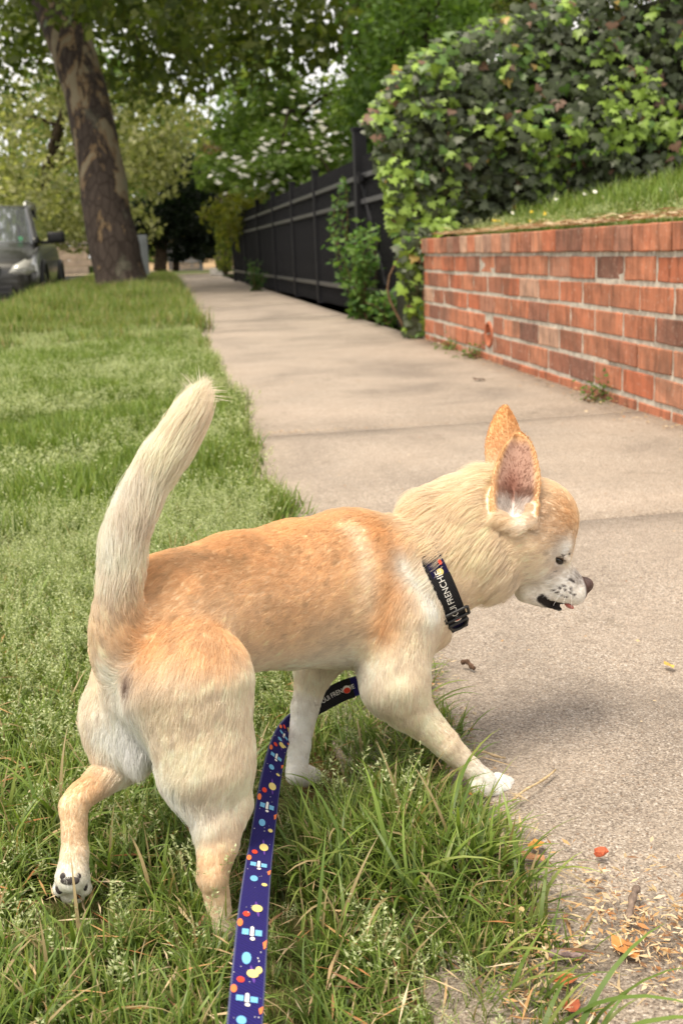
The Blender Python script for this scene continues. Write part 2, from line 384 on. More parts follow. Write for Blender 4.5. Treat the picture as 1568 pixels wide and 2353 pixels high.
edge = (Zt-Z) < .10; Yf = np.where(edge, Yf+rng.uniform(0, .5, NI), Yf)
strip = (X < 1.52) & (Z < .6); Yf = np.where(strip, 6.27+relief*.4+rng.uniform(-.03, .06, NI), Yf)
clump = vnoise(np.stack([X, Z, X*0], 1), 4.5, 12)+.18*(Yf < 6.32)+.10*np.exp(-((X-1.45)/.35)**2)-.02
pos = np.stack([X, Yf, Z], 1)
face = np.tile(np.array([-.12, -1.0, .30]), (NI, 1))+rng.normal(0, .42, (NI, 3)); face[edge] += np.array([0, 0, .6])
dpc = np.linalg.norm(pos-CO, axis=1)
IVM = [mesh_np('ivy_leaf', v, f, {'col': c}) for v, f, c in ivl]
for me in IVM: me.materials.append(m_ivy)
def leaf_frame(nrm, roll):
    z = nrm/np.linalg.norm(nrm); dwn = np.array([0, 0, -1.0]); y = dwn-z*(dwn@z); y /= np.linalg.norm(y)+1e-9; x = np.cross(y, z)
    c_, s_ = math.cos(roll), math.sin(roll); return np.stack([x*c_+y*s_, y*c_-x*s_, z], 1)
ki = []
for i in range(NI):
    q = clump[i]*.75+rng.normal(0, .42)
    if rng.random() < .03: k = 15
    elif rng.random() < .006: k = 16
    elif q > .42: k = rng.integers(8, 15)
    elif q > .05: k = rng.integers(4, 8) if rng.random() < .7 else rng.integers(0, 6)
    else: k = rng.integers(0, 6)
    ki.append(int(k))
sz = rng.uniform(.55, 1.40, NI)
order = np.argsort(Yf-.02*sz+rng.random(NI)*.03)[:300]; top300 = set(order.tolist())
SV, SF, SCc, so_ = [], [], [], 0
for i in range(NI):
    Rm = leaf_frame(face[i], rng.normal(0, .5)); v, f, c = ivl[ki[i]]
    if i in top300:
        o = bpy.data.objects.new('leaf', IVM[ki[i]]); COL.objects.link(o); o.parent = ivy; o.matrix_parent_inverse = Matrix.Translation(-Vector(ivy.location))
        M = Matrix(Rm.tolist()).to_4x4(); o.matrix_world = Matrix.Translation(Vector(pos[i])) @ M @ Matrix.Scale(sz[i], 4)
        o.location = Vector(pos[i]); o.rotation_euler = Matrix(Rm.tolist()).to_euler(); o.scale = (sz[i],)*3
    else:
        SV.append(pos[i]+(v*sz[i])@Rm.T); SF.append(f+so_); SCc.append(c*rng.uniform(.85, 1.15)); so_ += len(v)
o = link('foliage', mesh_np('ivy_mass', np.concatenate(SV), np.concatenate(SF), {'col': np.clip(np.concatenate(SCc), 0, 1)}), m_ivy, ivy); o['kind'] = 'stuff'
# woody core behind the leaves
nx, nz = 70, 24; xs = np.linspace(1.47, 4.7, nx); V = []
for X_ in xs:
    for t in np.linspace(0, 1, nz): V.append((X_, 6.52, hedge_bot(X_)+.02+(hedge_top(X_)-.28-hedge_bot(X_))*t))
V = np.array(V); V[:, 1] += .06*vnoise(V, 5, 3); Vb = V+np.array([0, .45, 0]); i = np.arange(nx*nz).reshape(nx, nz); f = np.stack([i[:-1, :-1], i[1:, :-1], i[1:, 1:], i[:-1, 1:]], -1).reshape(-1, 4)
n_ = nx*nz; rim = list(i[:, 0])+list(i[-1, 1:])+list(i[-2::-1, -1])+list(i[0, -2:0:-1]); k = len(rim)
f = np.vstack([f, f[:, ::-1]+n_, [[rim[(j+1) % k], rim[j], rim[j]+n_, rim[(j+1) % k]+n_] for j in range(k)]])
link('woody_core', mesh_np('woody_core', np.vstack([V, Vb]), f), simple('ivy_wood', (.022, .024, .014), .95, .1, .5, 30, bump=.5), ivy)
m_stem = simple('ivy_stem', (.16, .10, .06), .9, .1, .3, 30)
for i in range(9):
    x0 = rng.uniform(1.38, 1.5) if i < 4 else rng.uniform(1.3, 4.2); zb = hedge_bot(x0)
    P_ = catmull([(x0, 6.40, zb), (x0+rng.uniform(-.1, .1), 6.44+rng.uniform(-.05, .05), zb+.3), (x0+rng.uniform(-.15, .15), 6.46+rng.uniform(-.05, .05), zb+.65)], 10)
    V, F = tube_np(P_, np.linspace(.009, .004, 10), 6); link('stem', poly_mesh('stem', V, F), m_stem, ivy, True)

# ================================================================== black metal fence
def fx(Y): return 1.62-(Y-8.6)*.2/13.4
m_iron = simple('black_iron', (.009, .009, .011), .6, .22, .3, 6); m_rail = simple('rail_iron_sky_sheen', (.05, .05, .053), .38, .5, .2, 6)  # rails coloured lighter than the pickets for the sky they reflect
fence = empty('metal_fence', (fx(15), 15, 0), 'tall black metal picket fence running along the pavement', 'fence')
bm = bmesh.new(); box_bm(bm, (0, 0, .62), (.020, .020, 1.20)); pk = bm_mesh(bm, 'picket')
bm = bmesh.new(); box_bm(bm, (0, 0, .64), (.065, .065, 1.28), None, .004); box_bm(bm, (0, 0, 1.288), (.078, .078, .02), None, .003); pst = bm_mesh(bm, 'post')
bm = bmesh.new(); box_bm(bm, (0, 0, .71), (.10, .10, 1.42), None, .006); box_bm(bm, (0, 0, 1.43), (.115, .115, .025), None, .004); gpst = bm_mesh(bm, 'gate_post')
posts = [6.75, 8.84, 11.16, 12.9, 14.82, 16.89, 19.2, 21.8]
for i, y in enumerate(posts):
    o = link('post', gpst if i in (1,) else pst, m_iron, fence); o.location = (fx(y)-.01, y, 0); o.rotation_euler = (0, 0, .015)
for y in np.arange(6.84, 21.75, .095):
    if min(abs(y-p) for p in posts) < .06: continue
    o = link('picket', pk, m_iron, fence); o.location = (fx(y), y, 0)
for y0, y1 in zip(posts[:-1], posts[1:]):
    for z in (1.07, .88, .20):
        bm = bmesh.new(); box_bm(bm, (0, 0, 0), (.040, y1-y0-.07, .038), None, .003); o = link('rail', bm_mesh(bm, 'rail'), m_rail, fence)
        o.location = (fx((y0+y1)/2)-.008, (y0+y1)/2, z); o.rotation_euler = (0, 0, math.atan(.2/13.4))
# hinge hardware of the gate by the tall post
for z in (.35, 1.05):
    bm = bmesh.new(); box_bm(bm, (0, 0, 0), (.03, .16, .05), None, .004); box_bm(bm, (-.012, -.05, 0), (.03, .03, .09), None, .004); o = link('hinge', bm_mesh(bm, 'hinge'), m_iron, fence); o.location = (fx(8.7)-.045, 8.68, z)
V, F = tube_np([(fx(8.0)-.02, 8.0, .25), (fx(8.75)-.02, 8.75, 1.02)], .012, 6); link('brace', poly_mesh('brace', V, F), m_iron, fence)
# second, grey fence further along
m_grey = simple('grey_iron', (.10, .105, .115), .5, .4, .2, 6)
fence2 = empty('metal_fence', (1.5, 44, 0), 'grey metal fence panel standing at the far end of the pavement', 'fence')
for i in range(30):
    bm = bmesh.new(); box_bm(bm, (0, 0, .9), (.03, .03, 1.8)); o = link('picket', bm_mesh(bm, 'picket'), m_grey, fence2); t = i/29; o.location = (.35+t*1.05, 46-t*4.0, -.02)
for i in (0, 1):
    bm = bmesh.new(); box_bm(bm, (0, 0, .95), (.12, .12, 1.95), None, .01); o = link('post', bm_mesh(bm, 'post'), m_grey, fence2); o.location = (.35+i*1.12, 46-i*4.15, -.02)
for z in (1.5, 1.2, .3):
    V, F = tube_np([(.33, 45.95, z), (1.43, 41.9, z)], .035, 4); link('rail', poly_mesh('rail', V, F), m_grey, fence2)
# ================================================================== trees
def leaf_cloud(cl, size, cols, flat=.0, rngl=None, hang=.3):
    """leaf faces in ellipsoidal clumps; cl rows: centre(3), radii(3), count. returns V,F,col"""
    r = rngl or rng; VV, FF, CC, o = [], [], [], 0
    for c, ra, n in cl:
        d = r.normal(0, 1, (n, 3)); d /= np.linalg.norm(d, axis=1, keepdims=True); rad = r.random(n)**.45
        p = np.asarray(c)+d*rad[:, None]*np.asarray(ra)
        g = vnoise(p, 1.6/np.mean(ra)*1.3, 40); k = g > -.25; p = p[k]; n = len(p); rr = rad[k]
        nr = r.normal(0, 1, (n, 3)); nr[:, 2] = np.abs(nr[:, 2])+flat; nr /= np.linalg.norm(nr, axis=1, keepdims=True)
        a = np.cross(nr, r.normal(0, 1, (n, 3))); a /= np.linalg.norm(a, axis=1, keepdims=True); bb = np.cross(nr, a)
        s = (size*r.uniform(.6, 1.3, n))[:, None]
        q = np.stack([p-a*s*.5, p-bb*s*.32+a*s*.05+nr*s*.06, p+a*s*.62, p+bb*s*.32+a*s*.05+nr*s*.06], 1)
        ci = r.integers(0, len(cols), n); cc = np.array(cols)[ci]*(r.uniform(.7, 1.3, n))[:, None]
        VV.append(q.reshape(-1, 3)); FF.append(np.arange(n*4).reshape(-1, 4)+o); CC.append(np.repeat(cc, 4, 0)); o += n*4
    return np.concatenate(VV), np.concatenate(FF), np.clip(np.concatenate(CC), 0, 1)
m_leaf = leaf_mat('tree_leaf', .5, .3, .5)
m_bark = simple('dark_bark', (.055, .042, .030), .95, .1, .4, 9, bump=.8)
def tree(name, label, base, trunk, tr, cl, size, cols, group=None, bark=None, limbs=True, flat=0.0, cat='tree'):
    t = empty(name, base, label, cat, group)
    V, F = tube_np(catmull(trunk, 14), np.interp(np.linspace(0, 1, 14), np.linspace(0, 1, len(tr)), tr), 12); parts = [(V, F)]
    if limbs:
        pts_ = catmull(trunk, 14)
        for i, (c, ra, n) in enumerate(cl):
            c = np.asarray(c, float); s = pts_[min(13, 6+i % 8)]; mid = (s+c)/2+np.array([0, 0, .12*np.linalg.norm(c-s)])
            parts.append(tube_np(catmull([s, mid, c], 8), np.linspace(tr[-1]*.55, .012, 8), 6))
    V, F = parts[0]; o = 0
    V, F = [], []
    for v, f in parts:
        F += [tuple(int(x)+o for x in q) for q in f]; V.append(v); o += len(v)
    link('trunk', poly_mesh('trunk', np.concatenate(V), F), bark or m_bark, t, True)
    V, F, c = leaf_cloud(cl, size, cols, flat); k = link('crown', mesh_np('crown', V, F, {'col': c}), m_leaf, t)
    return t
# plane tree with flaking bark beside the pavement
b = NB('plane_bark', .9, .15); gp = b.geo_pos()
mp = b.n('ShaderNodeMapping'); mp.inputs['Scale'].default_value = (1, 1, .42); b.l(gp, mp.inputs[0])
zsep = b.n('ShaderNodeSeparateXYZ'); b.l(gp, zsep.inputs[0])
pn = b.noise(mp.outputs[0], 3.4, 7, .62, .5)
hz = b.ramp(b.math('DIVIDE', zsep.outputs[2], 5.0), [(.12, 0), (.32, .12), (.52, .16), (.66, .12), (.85, .06)])
pf = b.math('ADD', b.math('SUBTRACT', pn, .10), hz)
rough_b = b.mix(b.noise(mp.outputs[0], 14, 6), (.034, .026, .021), (.085, .066, .055))
rough_b = b.mix(b.ramp(b.voro(mp.outputs[0], 9, 'DISTANCE_TO_EDGE'), [(0, .75), (.12, 0)]), rough_b, (.022, .016, .013))
pale_b = b.mix(b.noise(gp, 5, 5), (.17, .14, .09), (.23, .20, .135))
tan_b = b.mix(b.noise(gp, 9, 5), (.15, .10, .055), (.19, .135, .08))
c = b.mix(b.ramp(pf, [(.535, 0), (.545, 1)]), rough_b, tan_b); c = b.mix(b.ramp(pf, [(.575, 0), (.585, 1)]), c, pale_b)
c = b.mix(b.ramp(b.noise(gp, 2.2, 6), [(.60, 0), (.72, .5)]), c, (.20, .21, .15))
b.base(c); b.bump(b.math('ADD', b.math('MULTIPLY', b.ramp(pf, [(.535, 0), (.545, 1)]), -.5), b.noise(mp.outputs[0], 22, 6)), .9, .02)
TB = [at(288, 715, 15.4), at(277, 640, 15.4), at(252, 520, 15.4), at(222, 330, 15.45), at(172, 130, 15.55), at(118, -20, 15.7), at(60, -200, 16.0), at(20, -420, 16.3)]
TRR = [.52, .37, .335, .32, .315, .32, .30, .24]
pt = catmull(TB, 40); rr_ = np.interp(np.linspace(0, 7, 40), range(8), TRR)
V, F = tube_np(pt, rr_, 26)
V = np.array(V); nrm_ = V[:40*26]-np.repeat(pt, 26, 0); nn = np.linalg.norm(nrm_, axis=1, keepdims=True)
ang_ = np.tile(np.arange(26)*2*math.pi/26, 40); hgt = np.repeat(np.linspace(0, 7, 40), 26)
V[:40*26] += nrm_/nn*(.03*vnoise(V[:40*26], 2.5, 5)+.05*np.exp(-hgt*1.4)*np.cos(ang_*5+1)+.012*vnoise(V[:40*26], 9, 6))[:, None]
plane = empty('plane_tree', TB[0], 'leaning plane tree with mottled flaking bark on the grass verge', 'tree')
link('trunk', poly_mesh('trunk', V, F), b.m, plane, True)
tops = []
def clump_px(x, y, d, r, n): return (at(x, y, d), np.array([r, r, r*.62])*d/16, n)
cl = []
rt = np.random.default_rng(5)
for i in range(40):
    x = rt.uniform(-120, 1180); y = rt.uniform(-300, 20)+(110 if x < 480 else 20)*rt.random(); d = rt.uniform(12, 24)
    cl.append(clump_px(x, y, d, rt.uniform(.8, 1.3), 420))
for x, y, d, r in ((330, 120, 17, 1.0), (420, 150, 18, .9), (560, 110, 16, 1.1), (700, 80, 16, 1.2), (840, 60, 15, 1.1), (80, 60, 18, 1.0), (0, 160, 19, 1.0), (500, 60, 14, 1.0), (930, 90, 15, .8), (300, 210, 21, .8)):
    cl.append(clump_px(x, y, d, r, 400))
for i in range(78):                                  # the unseen rest of the crown, thickened to shade trunk and verge
    cl.append((np.array([rt.uniform(-3.5, 4.0), rt.uniform(11, 33), rt.uniform(6.2, 9.5)]), np.array([1.9, 1.9, .8]), 420))
V, F, c = leaf_cloud(cl, .17, [(.085, .12, .02), (.105, .145, .025), (.15, .18, .04), (.06, .09, .017)]); link('crown', mesh_np('crown', V, F, {'col': c}), m_leaf, plane)
for i in range(12):
    c0 = pt[34+i % 5]; c1 = cl[(i*5) % len(cl)][0]; V, F = tube_np(catmull([c0, (c0+c1)/2+np.array([0, 0, .5]), c1], 10), np.linspace(.11, .015, 10), 8); link('branch', poly_mesh('branch', V, F), b.m, plane, True)
def px(lst, n): return [(at(x, y, d), np.array(r)*1.0, n) for x, y, d, r in lst]
G1_ = 'trees beyond the far end of the street'
# pale-leaved tree across the road
tree('pale_leaved_tree', 'pale yellowish green tree spreading above the parked car', at(60, 610, 30), [at(60, 640, 30), at(70, 540, 30), at(100, 420, 30), at(150, 250, 30)], [.28, .22, .18, .12],
     px([(40, 400, 28, (2.4, 2, 1.3)), (150, 470, 27, (1.8, 1.6, .9)), (30, 520, 29, (2, 2, .8)), (340, 385, 27, (1.1, 1.3, .9)), (370, 320, 28, (1.5, 1.5, .9)), (120, 330, 29, (2.3, 2, 1.2)), (0, 280, 30, (2.4, 2, 1.4)), (320, 260, 30, (2, 2, 1.2)), (230, 520, 30, (1.8, 1.5, .8)), (-60, 450, 28, (2, 2, 1.5)), (150, 240, 30, (2, 2, 1))], 1300), .17,
     [(.28, .30, .12), (.36, .38, .17), (.18, .21, .07), (.48, .48, .27)], G1_)
# dark yew with two stems
tree('dark_evergreen_tree', 'very dark dense evergreen tree with bare stems at the end of the path', at(370, 612, 33), [at(368, 622, 33), at(372, 560, 33), at(385, 500, 33), at(400, 400, 33)], [.20, .17, .15, .08],
     px([(415, 440, 33, (1.0, .9, 1.3)), (365, 520, 33, (1.2, 1, .9)), (455, 530, 33, (1.0, 1, 1.0)), (420, 500, 33, (1.4, 1.2, 1.2)), (440, 470, 33, (.9, 1, 1)), (340, 510, 33, (.8, .9, .7)), (405, 400, 34, (.6, .6, .7)), (470, 560, 34, (.7, .7, .5))], 2600), .13,
     [(.008, .018, .007), (.012, .024, .009), (.006, .012, .005)], G1_)
tree('young_dark_tree', 'slim dark sapling beside the dark evergreen tree', at(404, 612, 34), [at(404, 622, 34), at(406, 580, 34), at(408, 520, 34)], [.11, .10, .05], px([(408, 590, 34, (.4, .4, .18)), (412, 530, 34, (.6, .6, .5))], 380), .12, [(.008, .02, .007)], G1_)
# flowering dogwood behind the fence
dg = tree('flowering_dogwood', 'bright green dogwood dotted with white blossoms leaning over the black fence', at(700, 640, 16), [at(705, 650, 16.5), at(690, 520, 16.5), at(670, 380, 16.5), at(680, 250, 16.5)], [.13, .11, .08, .05],
     px([(560, 400, 15.5, (.75, .8, .22)), (620, 340, 15.5, (.85, .9, .25)), (700, 300, 16, (.9, .9, .25)), (760, 250, 16.5, (.95, .9, .28)), (660, 430, 15, (.8, .8, .25)), (740, 380, 15.5, (.85, .8, .25)), (800, 330, 16, (.8, .8, .3)), (600, 270, 17, (.8, .8, .28)), (680, 220, 17, (.8, .8, .28)), (520, 380, 16.5, (.5, .6, .2)), (830, 280, 15, (.7, .7, .3)), (560, 310, 16.5, (.6, .6, .22)), (780, 440, 14.5, (.6, .6, .25)), (500, 420, 17, (.35, .5, .15)), (850, 220, 15, (.6, .7, .3)), (640, 385, 14.8, (.6, .6, .16))], 900), .105,
     [(.18, .29, .065), (.23, .345, .085), (.30, .41, .13), (.13, .21, .045)], None, None, True, .9)
BV_, BF_, o_ = [], [], 0
for i in range(150):
    cx, cy = rt.choice([(560, 400), (620, 340), (700, 300), (660, 420), (600, 390), (760, 320), (540, 370), (690, 250), (740, 360)]); p = at(cx+rt.normal(0, 38), cy+rt.normal(0, 24), rt.uniform(14.3, 15.4)); n_ = np.array([rt.normal(0, .3), -.6, 1]); n_ /= np.linalg.norm(n_)
    a_ = np.cross(n_, [1, 0, .1]); a_ /= np.linalg.norm(a_); b_ = np.cross(n_, a_); s = rt.uniform(.03, .052)
    for t in range(4):
        d1 = a_*math.cos(t*math.pi/2)+b_*math.sin(t*math.pi/2); d2 = np.cross(n_, d1)
        BV_ += [p, p+d1*s*.7-d2*s*.5, p+d1*s*1.2+n_*s*.1, p+d1*s*.7+d2*s*.5]; BF_.append((o_, o_+1, o_+2, o_+3)); o_ += 4
k = link('blossoms', mesh_np('blossoms', np.array(BV_), np.array(BF_)), simple('blossom', (.80, .78, .70), .7, .2, .05), dg); k['kind'] = 'stuff'
# yellow-green shrubs behind and beyond the fence
tree('yellow_green_shrub', 'yellow green shrub showing above the far part of the black fence', at(600, 640, 19), [at(600, 645, 19), at(600, 560, 19), at(600, 500, 19)], [.06, .05, .03], px([(560, 490, 19, (.8, .7, .45)), (640, 455, 18, (.9, .8, .45)), (710, 430, 17, (.8, .8, .4)), (600, 520, 20, (.8, .8, .5))], 1300), .11, [(.22, .24, .035), (.16, .19, .03), (.28, .28, .05)], None, None, True, 0, 'shrub')
tree('yellow_green_shrub', 'narrow yellow green shrub filling the gap between the two metal fences', at(518, 628, 26), [at(518, 630, 26), at(520, 580, 26), at(525, 540, 26)], [.06, .05, .03], px([(522, 540, 26, (.32, .4, .5)), (515, 590, 26, (.24, .4, .4)), (530, 500, 27, (.4, .5, .4))], 900), .09, [(.16, .20, .03), (.22, .24, .04), (.08, .12, .02)], None, None, True, 0, 'shrub')
tree('brown_bare_tree', 'thin brown leafless tree behind the dark evergreen', at(515, 600, 38), [at(515, 620, 38), at(512, 520, 38), at(500, 420, 38), at(505, 330, 38)], [.30, .26, .2, .1], px([(500, 380, 38, (.9, .9, 1.0)), (520, 460, 38, (.8, .8, 1.2))], 420), .2, [(.12, .085, .05), (.16, .11, .065), (.09, .10, .03)], G1_)
# trees behind the ivy
tree('leafy_tree', 'mid green leafy tree rising behind the left end of the ivy', at(1000, 560, 13), [at(1010, 640, 13), at(1000, 400, 13), at(990, 150, 13), at(985, -60, 13)], [.14, .12, .09, .05], px([(950, 130, 13, (.9, .8, .6)), (1040, 90, 13, (.8, .8, .6)), (900, 190, 13.5, (.7, .8, .5)), (1090, 60, 12, (.5, .6, .4)), (960, 40, 13, (1, .9, .6)), (1080, -40, 12.5, (1, .9, .6)), (880, 260, 13.5, (.5, .6, .5)), (860, 330, 13.5, (.45, .5, .45)), (900, 90, 14, (.8, .8, .6))], 900), .10, [(.12, .21, .045), (.16, .26, .06), (.08, .15, .03)], None)
tree('arborvitae_tree', 'dark olive arborvitae showing above the ivy hedge', at(1210, 500, 9.5), [at(1210, 560, 9.5), at(1205, 300, 9.5), at(1200, 60, 9.5), at(1200, -80, 9.5)], [.07, .06, .05, .02], px([(1200, 40, 9.5, (.28, .3, .35)), (1240, 90, 9.4, (.25, .3, .3)), (1175, 30, 9.6, (.2, .3, .4)), (1215, -60, 9.5, (.35, .3, .4)), (1290, 20, 9.3, (.25, .3, .3)), (1340, -40, 9.2, (.3, .3, .3)), (1420, -60, 9.2, (.35, .3, .35)), (1500, -90, 9, (.35, .3, .35))], 1300), .05, [(.08, .11, .02), (.12, .14, .03), (.055, .08, .015)], None)
# the wood far behind, one mass
cl = []
for i in range(150):
    x = rt.uniform(-250, 1100); y = rt.uniform(140, 600); d = rt.uniform(50, 75)
    if rt.random() < .45 and y < 360: continue
    cl.append((at(x, y, d), np.array([3.2, 3.0, 2.2])*rt.uniform(.7, 1.2), 330))
V, F, c = leaf_cloud(cl, .50, [(.10, .17, .04), (.14, .21, .055), (.18, .23, .07), (.07, .12, .03)]); o = link('distant_wood', mesh_np('distant_wood', V, F, {'col': c}), m_leaf); tag(o, 'mass of mixed green woodland closing the far end of the street', 'woodland', kind='stuff')
# weeds at the fence foot
def shrub(name, label, base, h, w, n, size, cols, cat='weed', group=None, seed=1):
    r = np.random.default_rng(seed); t = empty(name, base, label, cat, group); base = np.asarray(base, float); parts = []; VV, FF, CC, o = [], [], [], 0
    for i in range(max(5, n//38)):
        a = r.uniform(0, 6.28); tip = base+np.array([math.cos(a)*w*r.random(), math.sin(a)*w*r.random()*1.3, h*r.uniform(.45, 1.0)]); P_ = catmull([base+r.normal(0, .03, 3)*[1, 1, 0], (base+tip)/2+r.normal(0, .03, 3), tip], 8)
        parts.append(tube_np(P_, np.linspace(.005, .0015, 8), 5, False))
        for j in range(38):
            k = r.integers(1, 8); p = P_[k]+r.normal(0, .03, 3); nr = r.normal(0, 1, 3); nr[2] = abs(nr[2])+.5; nr[1] -= .4; nr /= np.linalg.norm(nr)
            a_ = np.cross(nr, r.normal(0, 1, 3)); a_ /= np.linalg.norm(a_); b_ = np.cross(nr, a_); s = size*r.uniform(.6, 1.3)
            VV.append(np.array([p, p+a_*s*.4-b_*s*.3, p+a_*s*1.1-nr*s*.15, p+a_*s*.4+b_*s*.3])); FF.append(np.arange(4)+o); o += 4; CC.append(np.repeat(np.array([cols[r.integers(0, len(cols))]])*r.uniform(.75, 1.25), 4, 0))
    V, F = [], []; o2 = 0
    for v, f in parts: F += [tuple(int(x)+o2 for x in q) for q in f]; V.append(v); o2 += len(v)
    link('stems', poly_mesh('stems', np.concatenate(V), F), m_stem, t); k = link('foliage', mesh_np('foliage', np.concatenate(VV), np.array(FF), {'col': np.clip(np.concatenate(CC), 0, 1)}), m_leaf, t); k['kind'] = 'stuff'
    return t
WG = [(.08, .17, .04), (.12, .23, .055), (.17, .28, .07)]
shrub('weed_bush', 'leafy green weed bush growing at the foot of the black fence by the ivy', (fx(8.3)-.16, 8.3, 0), .66, .30, 900, .06, WG, 'bush', None, 2)
shrub('weed_bush', 'low leafy weeds spreading onto the pavement beside the weed bush', (fx(7.6)-.14, 7.5, 0), .22, .20, 260, .05, WG, 'bush', None, 3)
shrub('weed_bush', 'small round green bush against the middle of the black fence', (fx(15.6)-.22, 15.6, 0), .40, .20, 420, .05, [(.035, .085, .018), (.06, .12, .025)], 'bush', None, 4)
shrub('climbing_weed', 'green creeper climbing the black fence above the weed bush', (fx(9.5)-.05, 9.5, .55), .72, .10, 260, .05, WG, 'creeper', None, 5)
for i, (y, xo) in enumerate(((5.5, .03), (5.0, .03), (3.45, .03))):
    shrub('wall_weed', ('small green weed sprouting near the ivy end of the brick wall foot', 'small green weed at the wall foot below the drain pipe', 'lone pale green weed at the wall foot among brown litter')[i], (wx(y)-xo, y, 0), .03, .03, 40, .016, [(.16, .24, .06), (.10, .18, .04)], 'weed', None, 20+i)
# far side: stone wall, tape, box, block
st = empty('stone_wall', (-8, 48, 0), 'long low beige stone wall across the road', 'wall'); m_st = simple('sandstone', (.30, .24, .18), .9, .2, .25, 3, bump=.3)
for r_ in range(4):
    for i in range(11):
        bm = bmesh.new(); box_bm(bm, (0, 0, 0), (1.98, .5-.04*r_, .27), None, .02); o = link('block', bm_mesh(bm, 'block'), m_st, st); o.location = (-24+i*2.0+(1.0 if r_ % 2 else 0), 48+.05*r_, .12+.285*r_)
for i in range(11):
    bm = bmesh.new(); box_bm(bm, (0, 0, 0), (1.98, .6, .12), None, .02); o = link('coping', bm_mesh(bm, 'coping'), simple('coping_stone', (.16, .14, .12), .9, .2, .25, 3), st); o.location = (-24+i*2, 48.2, 1.24)
tp = empty('barrier_tape', at(400, 560, 46), 'yellow barrier tape stretched between pale posts in the sunlit yard', 'tape'); m_tape = simple('yellow_tape', (.62, .45, .03), .5, .3, .1)
for k, yy in enumerate((545, 556)):
    A_ = [at(325, yy+6-k*2, 46), at(385, yy-1, 46), at(450, yy-1+k, 46), at(520, yy, 46)]; C_ = catmull(A_, 20); V = np.concatenate([C_+[0, 0, .035], C_-[0, 0, .035]]); F = [(i, i+1, 21+i, 20+i) for i in range(19)]
    link('strip', poly_mesh('strip', V, F), m_tape, tp)
for x in (330, 440, 515):
    p = at(x, 600, 46); V, F = tube_np([(p[0], p[1], -.1), (p[0], p[1], 1.45)], .045, 8); link('post', poly_mesh('post', V, F), simple('pale_post', (.35, .34, .32)), tp)
p = at(326, 590, 22); ub = empty('utility_box', (p[0], p[1], 0), 'grey metal utility box standing behind the plane tree', 'utility box'); bm = bmesh.new(); box_bm(bm, (0, 0, .48), (.26, .24, .98), None, .015); o = link('cabinet', bm_mesh(bm, 'cabinet'), simple('grey_cabinet', (.26, .28, .29), .5, .4, .1), ub); o.location = (p[0], p[1], 0)
bm = bmesh.new(); box_bm(bm, (0, -.125, .52), (.20, .012, .72), None, .003); o = link('door', bm_mesh(bm, 'door'), simple('grey_door', (.23, .25, .26), .5, .4, .1), ub); o.location = (p[0], p[1], 0)
p = gnd(497, 633); bl = bmesh.new(); box_bm(bl, (0, 0, .09), (.30, .22, .18), None, .03); box_bm(bl, (.02, -.09, .11), (.12, .06, .09), None, .02); o = link('broken_block', bm_mesh(bl, 'broken_block'), simple('pale_block', (.62, .59, .54), .9, .2, .15, 8), None); o.location = (p[0], p[1], 0); o.rotation_euler = (0, .08, .3); tag(o, 'pale broken concrete block lying where the pavement ends', 'block')
# ================================================================== parked car
car = empty('parked_car', (-2.60, 17.5, -.24), 'dark grey sport utility car parked at the kerb facing the viewer', 'car')
b = NB('car_paint', .32, .5); b.base(b.mix(b.noise(b.coord('Object'), 60, 3), (.04, .04, .038), (.055, .054, .05))); b.p.inputs['Metallic'].default_value = .55; b.p.inputs['Coat Weight'].default_value = .6; b.p.inputs['Coat Roughness'].default_value = .08; m_paint = b.m
b = NB('car_glass', .05, .6); b.base(b.mix(b.noise(b.coord('Object'), 3, 3), (.30, .33, .36), (.44, .47, .50))); b.p.inputs['Metallic'].default_value = .75; b.p.inputs['Coat Weight'].default_value = 1.0; b.p.inputs['IOR'].default_value = 1.9; m_glass = b.m  # pale metallic base stands in for bright sky reflected in the glass
m_blkp = simple('black_trim', (.015, .015, .016), .5, .4, .2); m_tyre = simple('tyre', (.02, .02, .02), .9, .2, .2); m_chrome = simple('bright_trim', (.55, .55, .54), .25, .6, .1, metallic=.8)
b = NB('lamp_lens', .12, .6); b.base((.42, .42, .38)); b.p.inputs['Coat Weight'].default_value = 1; m_lens = b.m
CXc, CYf, CZ = -2.60, 16.0, -.24
# cross sections from the front bumper to the tail: (y, half width, bottom, belt/top of body, crown)
secs = [(0.0, .60, .40, .62, .64), (.06, .76, .28, .76, .78), (.22, .86, .22, .84, .88), (.55, .90, .24, .93, .99), (1.05, .91, .26, 1.0, 1.07), (1.25, .91, .26, 1.02, 1.10), (2.2, .91, .27, 1.05, 1.12), (3.2, .91, .27, 1.08, 1.14), (4.2, .88, .30, 1.08, 1.14), (4.5, .80, .38, .98, 1.02)]
nr_ = 17; V = []
for y, w, z0, z1, z2 in secs:
    pr = [(-w*.80, z0), (-w*.96, z0+.06), (-w, (z0+z1)*.5-.05), (-w*.99, (z0+z1)*.5+.12), (-w*.95, z1-.03), (-w*.88, z1+.005), (-w*.6, z2-.01), (-w*.3, z2), (0, z2)]
    pr = pr+[(-x, z) for x, z in pr[-2::-1]]; V += [(CXc+x, CYf+y, CZ+z) for x, z in pr]
F = [(i*nr_+j, i*nr_+j+1, (i+1)*nr_+j+1, (i+1)*nr_+j) for i in range(len(secs)-1) for j in range(nr_-1)]
F += [tuple(range(nr_)), tuple(range((len(secs)-1)*nr_+nr_-1, (len(secs)-1)*nr_-1, -1))]
F += [(i*nr_, (i+1)*nr_, (i+1)*nr_+nr_-1, i*nr_+nr_-1) for i in range(len(secs)-1)]
me = poly_mesh('car_body', V, F); bm = bmesh.new(); bm.from_mesh(me); bmesh.ops.recalc_face_normals(bm, faces=bm.faces[:]); bm.to_mesh(me); bm.free()
